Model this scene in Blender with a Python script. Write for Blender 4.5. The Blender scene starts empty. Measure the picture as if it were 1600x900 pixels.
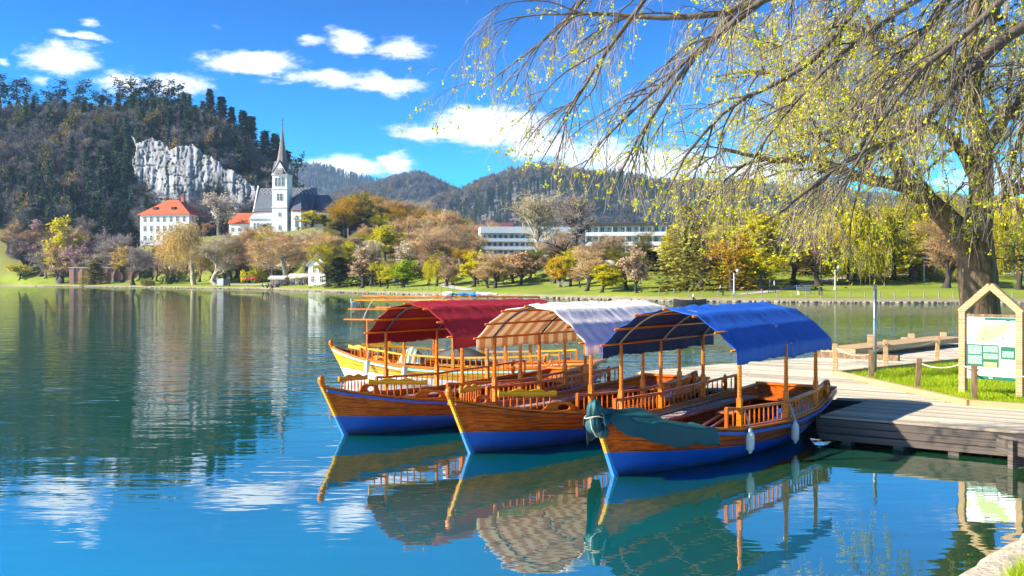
import bpy, bmesh, math, random
import numpy as np
from mathutils import Vector, Matrix, Euler

SC = bpy.context.scene
COL = SC.collection
R = math.radians
# ------------------------------------------------------------------ camera
CAMH, FPX, HOR = 2.8, 1600.0, 436.0
cam = bpy.data.cameras.new('camera')
cam.sensor_width = 36.0; cam.lens = 36.0
cam.shift_y = -(450.0 - HOR) / 1600.0
cam.clip_start = 0.1; cam.clip_end = 20000
camo = bpy.data.objects.new('camera', cam); COL.objects.link(camo)
camo.location = (0, 0, CAMH); camo.rotation_euler = (R(90), 0, 0)
SC.camera = camo
# ------------------------------------------------------------------ light
SUN_EL = 33.0
SUN_AZ = math.degrees(math.atan2(-0.97, -0.20))      # clockwise from +Y
sun = bpy.data.lights.new('sun', 'SUN'); sun.energy = 5.0; sun.angle = R(0.55)
sun.color = (1.0, 0.91, 0.74)
suno = bpy.data.objects.new('sun', sun); COL.objects.link(suno)
_sd = Vector((math.sin(R(SUN_AZ)) * math.cos(R(SUN_EL)), math.cos(R(SUN_AZ)) * math.cos(R(SUN_EL)), math.sin(R(SUN_EL))))
suno.rotation_euler = _sd.to_track_quat('Z', 'Y').to_euler()
SC.view_settings.view_transform = 'Standard'
SC.view_settings.look = 'None'
SC.view_settings.exposure = 1.28
SC.view_settings.gamma = 1.0
SC.view_settings.use_curve_mapping = False
SC.cycles.max_bounces = 5
SC.cycles.diffuse_bounces = 2
SC.cycles.glossy_bounces = 2
SC.cycles.transmission_bounces = 2
SC.cycles.transparent_max_bounces = 8
SC.cycles.use_denoising = True
SC.cycles.adaptive_threshold = 0.03

HAZE = 0.00011                                        # density of the air volume built last
# ------------------------------------------------------------------ sky
W = bpy.data.worlds.new('World'); SC.world = W; W.use_nodes = True
NT = W.node_tree; NT.nodes.clear()
def wn(t, **k):
    n = NT.nodes.new(t)
    for a, b in k.items(): setattr(n, a, b)
    return n
def wm(op, a, b=None, c=None, clamp=False):
    n = NT.nodes.new('ShaderNodeMath'); n.operation = op; n.use_clamp = clamp
    for i, v in enumerate((a, b, c)):
        if v is None: continue
        if isinstance(v, (int, float)): n.inputs[i].default_value = v
        else: NT.links.new(v, n.inputs[i])
    return n.outputs[0]
sky = wn('ShaderNodeTexSky', sky_type='NISHITA'); sky.sun_disc = False
sky.sun_elevation = R(SUN_EL); sky.sun_rotation = R(SUN_AZ)
sky.altitude = 500; sky.air_density = 1.0; sky.dust_density = 0.35; sky.ozone_density = 2.2
# deepen the blue evenly over the whole dome, as the polarised photograph does
sc1 = wn('ShaderNodeVectorMath', operation='SCALE'); sc1.inputs['Scale'].default_value = .19; NT.links.new(sky.outputs[0], sc1.inputs[0])
gm = wn('ShaderNodeGamma'); gm.inputs[1].default_value = 2.25; NT.links.new(sc1.outputs[0], gm.inputs[0])
sc2 = wn('ShaderNodeVectorMath', operation='SCALE'); sc2.inputs['Scale'].default_value = 5.9; NT.links.new(gm.outputs[0], sc2.inputs[0])
hs = wn('ShaderNodeHueSaturation'); hs.inputs['Saturation'].default_value = 1.75; hs.inputs['Value'].default_value = 1.0
NT.links.new(sc2.outputs[0], hs.inputs['Color'])
tc = wn('ShaderNodeTexCoord'); sep = wn('ShaderNodeSeparateXYZ'); NT.links.new(tc.outputs['Generated'], sep.inputs[0])
az = wm('ARCTAN2', sep.outputs[0], sep.outputs[1]); el = wm('ARCSINE', sep.outputs[2])
cmb = wn('ShaderNodeCombineXYZ'); NT.links.new(az, cmb.inputs[0]); NT.links.new(wm('MULTIPLY', el, 2.4), cmb.inputs[1])
def wnoise(scale, detail, rough, off=0.0):
    n = wn('ShaderNodeTexNoise'); n.inputs['Scale'].default_value = scale; n.inputs['Detail'].default_value = detail
    n.inputs['Roughness'].default_value = rough
    m = wn('ShaderNodeMapping'); m.inputs['Location'].default_value = (off, off * 1.7, off * .3)
    NT.links.new(cmb.outputs[0], m.inputs[0]); NT.links.new(m.outputs[0], n.inputs['Vector'])
    return n.outputs[0]
n1, n2, n3 = wnoise(26, 4, .6), wnoise(26, 4, .6, 7.3), wnoise(46, 10, .70, 3.1)
azw = wm('ADD', az, wm('MULTIPLY', wm('SUBTRACT', n1, .5), .034))
elw = wm('ADD', el, wm('MULTIPLY', wm('SUBTRACT', n2, .5), .020))
# puffy fair-weather clouds: (azimuth, elevation, half width, half height, tilt) in degrees
def ae(px, py):
    a = math.atan((px - 800) / 1600); return a, math.atan((HOR - py) / 1600 * math.cos(a))
clouds = []
for px, py, rx, ry, tl, wgt in [(98, 92, 50, 24, 0, 1.0), (125, 56, 50, 7, -.05, .8), (141, 36, 16, 11, 0, .6), (4, 96, 16, 8, -.1, .8), (195, 128, 45, 22, 0, .85),
        (275, 132, 52, 18, 0, .9), (60, 124, 17, 12, 0, .75), (395, 98, 78, 19, .03, 1), (520, 122, 75, 15, -.06, .9), (605, 131, 62, 16, -.08, 1), (545, 66, 42, 20, -.12, .95),
        (628, 76, 44, 17, -.08, .9), (487, 64, 28, 10, 0, .7), (440, 127, 46, 8, 0, .5), (268, 80, 14, 7, 0, .3), (335, 41, 32, 6, 0, .4), (690, 207, 82, 16, -.03, 1.0), (775, 200, 90, 32, -.05, 1.25),
        (845, 228, 70, 24, -.05, 1.1), (935, 246, 90, 32, 0, 1.0), (1040, 262, 120, 36, 0, 1.0), (1180, 275, 130, 32, 0, .9), (535, 262, 85, 17, .02, 1.1), (617, 258, 32, 18, 0, 1.1),
        (1400, 210, 130, 30, 0, .7), (1250, 90, 120, 24, 0, .5), (1500, 60, 90, 22, 0, .5), (1560, 280, 120, 30, 0, .8)]:
    a, e = ae(px, py); clouds.append((a, e, rx / 1600 * 1.05, ry / 1600 * 1.05, tl, wgt))
rr = random.Random(4)
for i in range(34):                                   # the same kind of cloud all around the compass
    a = R(rr.uniform(40, 320)); a = a - 2 * math.pi if a > math.pi else a
    clouds.append((a, R(rr.uniform(4, 32)), rr.uniform(.03, .11), rr.uniform(.012, .03), rr.uniform(-.08, .08), rr.uniform(.6, 1.2)))
field = None
for a, e, ra, re_, tl, wgt in clouds:
    dx = wm('SUBTRACT', azw, a); dy = wm('SUBTRACT', elw, e)
    dy = wm('MULTIPLY_ADD', dx, -tl, dy)
    q = wm('ADD', wm('POWER', wm('MULTIPLY', dx, 1 / ra), 2.0), wm('POWER', wm('MULTIPLY', dy, 1 / re_), 2.0))
    g = wm('MULTIPLY', wm('POWER', 2.718, wm('MULTIPLY', q, -.9)), wgt)
    field = g if field is None else wm('MAXIMUM', field, g)
dens = wm('SUBTRACT', wm('MULTIPLY', field, 1.75), wm('MULTIPLY', n3, 2.05))
mr = wn('ShaderNodeMapRange', interpolation_type='SMOOTHSTEP'); NT.links.new(dens, mr.inputs[0])
mr.inputs[1].default_value = -.50; mr.inputs[2].default_value = .60
cloudcol = wn('ShaderNodeMixRGB'); cloudcol.inputs[1].default_value = (4.2, 5.2, 7.0, 1); cloudcol.inputs[2].default_value = (8.3, 8.4, 8.5, 1)
NT.links.new(wm('MULTIPLY', n1, 1.5, clamp=True), cloudcol.inputs[0])
mx = wn('ShaderNodeMixRGB'); NT.links.new(wm('MULTIPLY', mr.outputs[0], .93), mx.inputs[0])
NT.links.new(hs.outputs[0], mx.inputs[1]); NT.links.new(cloudcol.outputs[0], mx.inputs[2])
bg = wn('ShaderNodeBackground'); bg.inputs[1].default_value = 0.088
NT.links.new(mx.outputs[0], bg.inputs[0])
wo = wn('ShaderNodeOutputWorld'); NT.links.new(bg.outputs[0], wo.inputs[0])

# ------------------------------------------------------------------ helpers
def PX(px, py, D):                                    # the point seen at photograph pixel (px, py), D metres away
    return Vector(((px - 800) / FPX * D, D, CAMH + (HOR - py) / FPX * D))
def nth(n): return '%d%s' % (n, 'th' if 10 < n % 100 < 14 else {1: 'st', 2: 'nd', 3: 'rd'}.get(n % 10, 'th'))
def smooth(a, b, x):
    t = np.clip((np.asarray(x, float) - a) / (b - a), 0, 1); return t * t * (3 - 2 * t)
def np_mesh(name, V, F):
    V = np.ascontiguousarray(V, dtype=np.float32); F = np.ascontiguousarray(F, dtype=np.int32)
    me = bpy.data.meshes.new(name); k = F.shape[1]; n = F.shape[0]
    me.vertices.add(len(V)); me.vertices.foreach_set('co', V.ravel())
    me.loops.add(n * k); me.loops.foreach_set('vertex_index', F.ravel())
    me.polygons.add(n); me.polygons.foreach_set('loop_start', np.arange(0, n * k, k, dtype=np.int32))
    me.update(calc_edges=True); me.validate()
    return me
def shade(me): 
    me.polygons.foreach_set('use_smooth', np.ones(len(me.polygons), dtype=bool)); return me
def tag(o, label=None, cat=None, group=None, kind=None):
    if label: o['label'] = label
    if cat: o['category'] = cat
    if group: o['group'] = group
    if kind: o['kind'] = kind
    return o
def ob(name, me, mat=None, parent=None, loc=(0, 0, 0), rot=(0, 0, 0), scale=(1, 1, 1)):
    o = bpy.data.objects.new(name, me); COL.objects.link(o)
    if parent is not None: o.parent = parent
    o.location = loc; o.rotation_euler = rot; o.scale = scale
    if mat is not None and me is not None:
        if not me.materials: me.materials.append(None)
        o.material_slots[0].link = 'OBJECT'; o.material_slots[0].material = mat
    return o
def empty(name, loc=(0, 0, 0), rz=0.0, parent=None):
    o = bpy.data.objects.new(name, None); COL.objects.link(o); o.empty_display_size = .2
    o.location = loc; o.rotation_euler = (0, 0, rz)
    if parent is not None: o.parent = parent
    return o
class MB:
    """collects shapes into one mesh"""
    def __init__(s): s.v = []; s.f = []
    def add(s, V, F):
        b = len(s.v); s.v += [tuple(map(float, p)) for p in V]; s.f += [tuple(int(i) + b for i in f) for f in F]; return s
    def box(s, c, d, rz=0.0, rot=None):
        hx, hy, hz = d[0] / 2, d[1] / 2, d[2] / 2
        P = [Vector((x * hx, y * hy, z * hz)) for x in (-1, 1) for y in (-1, 1) for z in (-1, 1)]
        m = rot.to_matrix() if rot is not None else Matrix.Rotation(rz, 3, 'Z')
        c = Vector(c)
        return s.add([m @ p + c for p in P], [(0, 1, 3, 2), (4, 6, 7, 5), (0, 4, 5, 1), (2, 3, 7, 6), (0, 2, 6, 4), (1, 5, 7, 3)])
    def bar(s, a, b, w, h=None, up=(0, 0, 1)):
        a, b = Vector(a), Vector(b); h = h or w
        t = (b - a).normalized(); u = t.cross(Vector(up))
        if u.length < 1e-4: u = t.cross(Vector((1, 0, 0)))
        u.normalize(); n = u.cross(t)
        P = [p + u * (i * w / 2) + n * (j * h / 2) for p in (a, b) for i, j in ((-1, -1), (1, -1), (1, 1), (-1, 1))]
        return s.add(P, [(3, 2, 1, 0), (4, 5, 6, 7), (0, 1, 5, 4), (1, 2, 6, 5), (2, 3, 7, 6), (3, 0, 4, 7)])
    def tube(s, pts, r, k=8, caps=True):
        P = np.array([[tuple(p) for p in pts]], float); n = P.shape[1]
        rr = np.full((1, n), r, float) if np.isscalar(r) else np.array([r], float)
        V, F = tubes(P, rr, k); s.add(V, F)
        if caps:
            b = len(s.v) - n * k
            s.f.append(tuple(b + i for i in range(k))[::-1]); s.f.append(tuple(b + (n - 1) * k + i for i in range(k)))
        return s
    def prism(s, poly, z0, z1):
        n = len(poly); V = [(x, y, z0) for x, y in poly] + [(x, y, z1) for x, y in poly]
        return s.add(V, [tuple(range(n))[::-1], tuple(range(n, 2 * n))] + [(i, (i + 1) % n, n + (i + 1) % n, n + i) for i in range(n)])
    def lathe(s, prof, k=12, c=(0, 0, 0)):
        V = [(c[0] + r * math.cos(2 * math.pi * i / k), c[1] + r * math.sin(2 * math.pi * i / k), c[2] + z) for r, z in prof for i in range(k)]
        F = [(j * k + i, j * k + (i + 1) % k, (j + 1) * k + (i + 1) % k, (j + 1) * k + i) for j in range(len(prof) - 1) for i in range(k)]
        s.add(V, F + []); b = len(s.v) - len(V)
        s.f.append(tuple(b + i for i in range(k))[::-1]); s.f.append(tuple(b + (len(prof) - 1) * k + i for i in range(k)))
        return s
    def mesh(s, name, smooth_=False):
        me = bpy.data.meshes.new(name); me.from_pydata(s.v, [], s.f); me.update()
        bm = bmesh.new(); bm.from_mesh(me); bmesh.ops.recalc_face_normals(bm, faces=bm.faces); bm.to_mesh(me); bm.free()
        if smooth_: shade(me)
        return me
    def build(s, name, mat, parent=None, smooth_=False, bevel=0.0, **k):
        o = ob(name, s.mesh(name, smooth_), mat, parent, **k)
        if bevel:
            m = o.modifiers.new('bevel', 'BEVEL'); m.width = bevel; m.segments = 2; m.limit_method = 'ANGLE'
        return o
def tubes(P, Rr, k):
    """N polylines (N,p,3) with radii (N,p) -> tube verts and quads"""
    N, p, _ = P.shape
    T = np.gradient(P, axis=1); T /= np.linalg.norm(T, axis=2, keepdims=True) + 1e-9
    t0 = T.mean(axis=1, keepdims=True)
    ref = np.where(np.abs(t0[..., 2:3]) > .85, np.array([1., .1, 0]), np.array([0, 0, 1.]))
    U = np.cross(T, ref); U /= np.linalg.norm(U, axis=2, keepdims=True) + 1e-9
    Vv = np.cross(T, U)
    a = 2 * np.pi * np.arange(k) / k
    V = P[:, :, None, :] + Rr[:, :, None, None] * (np.cos(a)[None, None, :, None] * U[:, :, None, :] + np.sin(a)[None, None, :, None] * Vv[:, :, None, :])
    idx = np.arange(N * p * k).reshape(N, p, k)
    A = idx[:, :-1, :]; B = idx[:, 1:, :]
    F = np.stack([A, np.roll(A, -1, 2), np.roll(B, -1, 2), B], -1).reshape(-1, 4)
    return V.reshape(-1, 3), F
def cat(parts):
    V = []; F = []; b = 0
    for v, f in parts: V.append(v); F.append(f + b); b += len(v)
    return np.concatenate(V), np.concatenate(F)

# ------------------------------------------------------------------ materials
def rgba(c): return (c[0], c[1], c[2], 1)
MATS = {}
def pm(name, c1, c2=None, scale=4.0, rough=.6, bump=0.0, bscale=None, coat=0.0, stretch=(1, 1, 1), metal=0.0, detail=5, island=0.0, objrand=0.0, transl=0.0, spec=.5, contrast=.5, tcol=None):
    """principled material coloured by stretched noise; optional per-leaf and per-object variation, translucency"""
    if name in MATS: return MATS[name]
    m = bpy.data.materials.new(name); m.use_nodes = True; t = m.node_tree; N = t.nodes; L = t.links
    b = N['Principled BSDF']; out = N['Material Output']
    b.inputs['Roughness'].default_value = rough; b.inputs['Metallic'].default_value = metal
    b.inputs['Coat Weight'].default_value = coat; b.inputs['Coat Roughness'].default_value = .12
    b.inputs['Specular IOR Level'].default_value = spec
    c2 = c2 or tuple(x * .72 for x in c1)
    tc = N.new('ShaderNodeTexCoord'); mp = N.new('ShaderNodeMapping'); mp.inputs['Scale'].default_value = stretch
    L.new(tc.outputs['Object'], mp.inputs[0])
    nz = N.new('ShaderNodeTexNoise'); nz.inputs['Scale'].default_value = scale; nz.inputs['Detail'].default_value = detail; nz.inputs['Roughness'].default_value = .62
    L.new(mp.outputs[0], nz.inputs['Vector'])
    cr = N.new('ShaderNodeMapRange'); cr.inputs[1].default_value = .5 - contrast * .5; cr.inputs[2].default_value = .5 + contrast * .5
    L.new(nz.outputs[0], cr.inputs[0])
    mix = N.new('ShaderNodeMixRGB'); mix.inputs[1].default_value = rgba(c1); mix.inputs[2].default_value = rgba(c2); L.new(cr.outputs[0], mix.inputs[0])
    col = mix.outputs[0]
    if island or objrand:
        h = N.new('ShaderNodeHueSaturation'); L.new(col, h.inputs['Color'])
        v = N.new('ShaderNodeMath'); v.operation = 'MULTIPLY_ADD'; v.inputs[1].default_value = island; v.inputs[2].default_value = 1 - island * .5
        g = N.new('ShaderNodeNewGeometry'); L.new(g.outputs['Random Per Island'], v.inputs[0])
        val = v.outputs[0]
        if objrand:
            oi = N.new('ShaderNodeObjectInfo'); v2 = N.new('ShaderNodeMath'); v2.operation = 'MULTIPLY_ADD'; v2.inputs[1].default_value = objrand; v2.inputs[2].default_value = 1 - objrand * .5
            L.new(oi.outputs['Random'], v2.inputs[0]); v3 = N.new('ShaderNodeMath'); v3.operation = 'MULTIPLY'; L.new(val, v3.inputs[0]); L.new(v2.outputs[0], v3.inputs[1]); val = v3.outputs[0]
            hh = N.new('ShaderNodeMath'); hh.operation = 'MULTIPLY_ADD'; hh.inputs[1].default_value = -.07; hh.inputs[2].default_value = .535
            L.new(oi.outputs['Random'], hh.inputs[0]); L.new(hh.outputs[0], h.inputs['Hue'])
        L.new(val, h.inputs['Value']); col = h.outputs[0]
    L.new(col, b.inputs['Base Color'])
    if bump:
        n2 = nz
        if bscale:
            n2 = N.new('ShaderNodeTexNoise'); n2.inputs['Scale'].default_value = bscale; n2.inputs['Detail'].default_value = 6; L.new(mp.outputs[0], n2.inputs['Vector'])
        bp = N.new('ShaderNodeBump'); bp.inputs['Strength'].default_value = bump; bp.inputs['Distance'].default_value = .05
        L.new(n2.outputs[0], bp.inputs['Height']); L.new(bp.outputs[0], b.inputs['Normal'])
    if transl:
        tr = N.new('ShaderNodeBsdfTranslucent'); ms = N.new('ShaderNodeMixShader'); ms.inputs[0].default_value = transl
        if tcol: tr.inputs[0].default_value = rgba(tcol)
        else: L.new(col, tr.inputs[0])
        L.new(b.outputs[0], ms.inputs[1]); L.new(tr.outputs[0], ms.inputs[2]); L.new(ms.outputs[0], out.inputs[0])
    MATS[name] = m; return m
def wood(name, c1, c2, coat=.12, rough=.34, scale=7.0, stretch=(.09, 1, 1), bump=.08):
    """long-grained timber: grain runs along the object's x axis, with wavy rings"""
    if name in MATS: return MATS[name]
    m = pm(name, c1, c2, scale=scale, rough=rough, coat=coat, stretch=stretch, bump=bump, detail=8, contrast=.42)
    t = m.node_tree; N = t.nodes; L = t.links
    N['Principled BSDF'].inputs['Specular IOR Level'].default_value = .28
    mixn = [n for n in N if n.type == 'MIX_RGB'][0]; mp = [n for n in N if n.type == 'MAPPING'][0]
    wv = N.new('ShaderNodeTexWave'); wv.wave_type = 'BANDS'; wv.bands_direction = 'Z'; wv.inputs['Scale'].default_value = scale * .9
    wv.inputs['Distortion'].default_value = 16; wv.inputs['Detail'].default_value = 3; wv.inputs['Detail Scale'].default_value = .6
    L.new(mp.outputs[0], wv.inputs[0])
    m2 = N.new('ShaderNodeMixRGB'); m2.blend_type = 'MULTIPLY'; m2.inputs[0].default_value = .38
    L.new(mixn.outputs[0], m2.inputs[1]); L.new(wv.outputs[0], m2.inputs[2])
    for l in list(t.links):
        if l.from_node == mixn and l.to_node != m2:
            s = l.to_socket; t.links.remove(l); L.new(m2.outputs[0], s)
    return m

WOOD = wood('varnished_wood', (.80, .175, .005), (.44, .070, .003))
WOOD_D = wood('varnished_hull_wood', (.80, .155, .004), (.30, .042, .002), scale=5)
WOOD_Y = wood('golden_wood', (.95, .52, .012), (.85, .36, .008))
WOOD_O = wood('orange_wood', (.82, .235, .006), (.54, .115, .003))
BLUE_P = pm('blue_hull_paint', (.006, .115, .54), (.005, .085, .44), scale=2, rough=.32, coat=.3)
def grime(m, col, z0, z1):
    """scum line and scuffs: dirt that thins out with height above the water"""
    t = m.node_tree; N = t.nodes; L = t.links; b = N['Principled BSDF']; src = b.inputs['Base Color'].links[0].from_socket
    tc = [n for n in N if n.type == 'TEX_COORD'][0]; sp_ = N.new('ShaderNodeSeparateXYZ'); L.new(tc.outputs['Object'], sp_.inputs[0])
    nz = N.new('ShaderNodeTexNoise'); nz.inputs['Scale'].default_value = 3.5; nz.inputs['Detail'].default_value = 7; L.new(tc.outputs['Object'], nz.inputs['Vector'])
    ma = N.new('ShaderNodeMath'); ma.operation = 'MULTIPLY_ADD'; ma.inputs[1].default_value = -.22; L.new(nz.outputs[0], ma.inputs[0]); L.new(sp_.outputs[2], ma.inputs[2])
    mr_ = N.new('ShaderNodeMapRange'); L.new(ma.outputs[0], mr_.inputs[0]); mr_.inputs[1].default_value = z1; mr_.inputs[2].default_value = z0; mr_.inputs[4].default_value = .8
    mx_ = N.new('ShaderNodeMixRGB'); mx_.inputs[2].default_value = rgba(col); L.new(mr_.outputs[0], mx_.inputs[0]); L.new(src, mx_.inputs[1]); L.new(mx_.outputs[0], b.inputs['Base Color'])
grime(BLUE_P, (.03, .06, .06), -.10, .03)
BLUE_L = pm('light_blue_paint', (.02, .30, .78), (.03, .22, .62), scale=3, rough=.35, coat=.3)
BLUE_T = pm('blue_trim_paint', (.012, .12, .50), (.01, .09, .40), scale=3, rough=.35, coat=.2)
MINT_P = pm('mint_hull_paint', (.30, .72, .58), (.22, .58, .46), scale=2, rough=.35, coat=.3)
WHITE_P = pm('white_paint', (.80, .79, .76), (.70, .69, .66), scale=3, rough=.4)
METAL = pm('galvanised_metal', (.42, .44, .46), (.30, .32, .34), scale=20, rough=.42, metal=.7)
ROPE = pm('rope', (.62, .55, .42), (.42, .36, .26), scale=60, rough=.9)
PLANK = wood('weathered_plank', (.80, .72, .55), (.62, .54, .40), coat=0, rough=.8, scale=9, bump=.2)
PLANK3 = wood('stained_plank', (.50, .42, .31), (.32, .26, .18), coat=0, rough=.8, scale=9, bump=.2)
PLANK2 = wood('silvered_plank', (.66, .60, .48), (.46, .41, .32), coat=0, rough=.85, scale=9, bump=.2)
FASCIA = wood('dark_wet_timber', (.22, .175, .14), (.06, .048, .038), coat=0, rough=.75, scale=6, bump=.3)
TIMBER = wood('sawn_timber', (.66, .46, .25), (.46, .29, .14), coat=0, rough=.7, scale=8, bump=.15)
POSTW = wood('brown_post_timber', (.38, .25, .15), (.20, .12, .065), coat=0, rough=.75, scale=12, stretch=(1, 1, .09), bump=.2)
# ------------------------------------------------------------------ water
def water_mat():
    m = bpy.data.materials.new('lake_water'); m.use_nodes = True; t = m.node_tree; N = t.nodes; L = t.links
    b = N['Principled BSDF']; b.inputs['Roughness'].default_value = .012; b.inputs['IOR'].default_value = 6.0
    tc = N.new('ShaderNodeTexCoord')
    def nz(scale, stretch, detail=3, rough=.55):
        mp = N.new('ShaderNodeMapping'); mp.inputs['Scale'].default_value = stretch; mp.inputs['Rotation'].default_value = (0, 0, .12)
        L.new(tc.outputs['Object'], mp.inputs[0])
        n = N.new('ShaderNodeTexNoise'); n.inputs['Scale'].default_value = scale; n.inputs['Detail'].default_value = detail; n.inputs['Roughness'].default_value = rough
        L.new(mp.outputs[0], n.inputs['Vector']); return n.outputs[0]
    def mth(op, a, b2, c=None, clamp=False):
        n = N.new('ShaderNodeMath'); n.operation = op; n.use_clamp = clamp
        for i, v in enumerate((a, b2, c)):
            if v is None: continue
            if isinstance(v, (int, float)): n.inputs[i].default_value = v
            else: L.new(v, n.inputs[i])
        return n.outputs[0]
    big = nz(.05, (.6, 1, 1), 2)
    sp = N.new('ShaderNodeSeparateXYZ'); L.new(tc.outputs['Object'], sp.inputs[0])
    # breeze: ruffled in the open lake, calm in the lee of the boats and the bank
    mr = N.new('ShaderNodeMapRange'); mr.interpolation_type = 'SMOOTHSTEP'; L.new(mth('MULTIPLY_ADD', sp.outputs[0], -.55, sp.outputs[1]), mr.inputs[0])
    mr.inputs[1].default_value = 13; mr.inputs[2].default_value = 44; mr.inputs[3].default_value = .12; mr.inputs[4].default_value = .78
    br = N.new('ShaderNodeMapRange'); L.new(big, br.inputs[0]); br.inputs[1].default_value = .35; br.inputs[2].default_value = .65; br.inputs[3].default_value = .45; br.inputs[4].default_value = 1.15
    amp = mth('MULTIPLY', mr.outputs[0], br.outputs[0])
    h = mth('ADD', mth('MULTIPLY', nz(1.1, (.42, 1, 1), 3), .75), mth('MULTIPLY', nz(4.2, (.5, 1, 1), 2), .14))
    h = mth('MULTIPLY', h, amp)
    bp = N.new('ShaderNodeBump'); bp.inputs['Strength'].default_value = 1.0; bp.inputs['Distance'].default_value = .105
    L.new(h, bp.inputs['Height']); L.new(bp.outputs[0], b.inputs['Normal'])
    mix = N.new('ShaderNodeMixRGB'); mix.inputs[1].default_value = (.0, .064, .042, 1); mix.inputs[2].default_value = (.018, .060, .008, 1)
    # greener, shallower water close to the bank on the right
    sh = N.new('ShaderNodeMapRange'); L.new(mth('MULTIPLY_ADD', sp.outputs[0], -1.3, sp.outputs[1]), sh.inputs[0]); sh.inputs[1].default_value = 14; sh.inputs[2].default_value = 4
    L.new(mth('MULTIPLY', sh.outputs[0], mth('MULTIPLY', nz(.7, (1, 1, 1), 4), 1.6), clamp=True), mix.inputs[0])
    # turquoise shallows nearest the camera, base colour painted brighter where sky reflection falls short
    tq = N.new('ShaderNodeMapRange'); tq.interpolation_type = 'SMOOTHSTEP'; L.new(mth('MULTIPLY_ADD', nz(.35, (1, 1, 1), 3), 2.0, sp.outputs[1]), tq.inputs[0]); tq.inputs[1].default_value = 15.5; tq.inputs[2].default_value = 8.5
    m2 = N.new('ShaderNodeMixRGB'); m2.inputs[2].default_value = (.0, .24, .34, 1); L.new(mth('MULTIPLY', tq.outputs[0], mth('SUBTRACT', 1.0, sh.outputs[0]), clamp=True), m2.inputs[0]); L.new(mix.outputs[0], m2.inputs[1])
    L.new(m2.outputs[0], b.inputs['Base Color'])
    return m
xs = np.concatenate([np.linspace(-1500, -100, 15), np.linspace(-80, 80, 9), np.linspace(100, 1500, 15)])
ys = np.concatenate([np.linspace(-60, 60, 9), np.linspace(80, 900, 12)])
gx, gy = np.meshgrid(xs, ys); V = np.stack([gx.ravel(), gy.ravel(), np.zeros(gx.size)], 1)
def gridF(ny, nx):
    i = np.arange(ny * nx).reshape(ny, nx)
    return np.stack([i[:-1, :-1], i[:-1, 1:], i[1:, 1:], i[1:, :-1]], -1).reshape(-1, 4)
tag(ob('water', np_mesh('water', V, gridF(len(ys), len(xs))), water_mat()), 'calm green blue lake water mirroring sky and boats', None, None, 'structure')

# ------------------------------------------------------------------ far terrain
SHX = [-900, -450, -300, -224, -129, -70, -34.7, -10.8, 9, 20, 37.8, 59, 120, 300, 900]
SHY = [520, 452, 446, 442, 345, 280, 213, 172, 144.5, 128, 121, 118, 112, 100, 60]
def shoreY(x): return np.interp(x, SHX, SHY)
def PXR(px, y, D): return (px - 800) / FPX * D, CAMH + (HOR - y) / FPX * D
RD = 560.0
rg = [(-420, 235), (-200, 220), (0, 204), (60, 198), (150, 200), (250, 192), (300, 200), (340, 222), (380, 256), (420, 296), (460, 340), (500, 372), (560, 395), (640, 404), (760, 408)]
RGX = [PXR(a, b, RD)[0] for a, b in rg]; RGZ = [PXR(a, b, RD)[1] for a, b in rg]
def vnoise(x, y, seed=0):
    """cheap smooth value noise"""
    xi = np.floor(x).astype(np.int64); yi = np.floor(y).astype(np.int64); xf = x - xi; yf = y - yi
    def hsh(a, b):
        n = (a * 374761393 + b * 668265263 + seed * 1442695041) & 0x7fffffff
        n = ((n ^ (n >> 13)) * 1274126177) & 0x7fffffff
        return (n & 0xffff) / 65535.0
    u = xf * xf * (3 - 2 * xf); v = yf * yf * (3 - 2 * yf)
    return (hsh(xi, yi) * (1 - u) + hsh(xi + 1, yi) * u) * (1 - v) + (hsh(xi, yi + 1) * (1 - u) + hsh(xi + 1, yi + 1) * u) * v
def fbm(x, y, seed=0, o=4):
    s = 0; a = .5
    for i in range(o): s = s + a * (vnoise(x * 2 ** i, y * 2 ** i, seed + i) - .5); a *= .5
    return s
def ground_z(x, y):
    x = np.asarray(x, float); y = np.asarray(y, float)
    t = y - shoreY(x)
    lawn = np.where(t < 0, np.clip(t * .5, -2.5, 0) - .4, .38 + .055 * np.clip(t, 0, 40))
    A = np.interp(x, [-420, -230, -168, -150, -60, -42, -20, 20, 60, 300], [2, 2.5, 4, 16, 16, 8, 3.0, 2.0, 1.5, 2])
    terr = A * smooth(26, 54, t) + np.where(x > -75, 1, 0) * smooth(-75, -40, x) * 13 * smooth(300, 420, y)
    pxr = x / np.maximum(y, 1) * RD
    hill = np.interp(pxr, RGX, RGZ) * smooth(398, 560, y) ** 1.05 * (1 - .35 * smooth(600, 1000, y))
    hill = np.maximum(hill, 0) * (1 + .10 * fbm(x / 60, y / 60, 3))
    return lawn + np.maximum(terr, hill) + np.where(t > 4, fbm(x / 14, y / 14, 9) * .8 * smooth(4, 40, t), 0)
X1 = np.concatenate([np.linspace(-1500, -320, 20), np.linspace(-310, 120, 216), np.linspace(125, 1500, 40)])
Y1 = np.concatenate([np.linspace(40, 90, 8), np.linspace(95, 470, 220), np.linspace(475, 640, 60), np.linspace(660, 3000, 30)])
gx, gy = np.meshgrid(X1, Y1); gz = ground_z(gx, gy)
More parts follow.
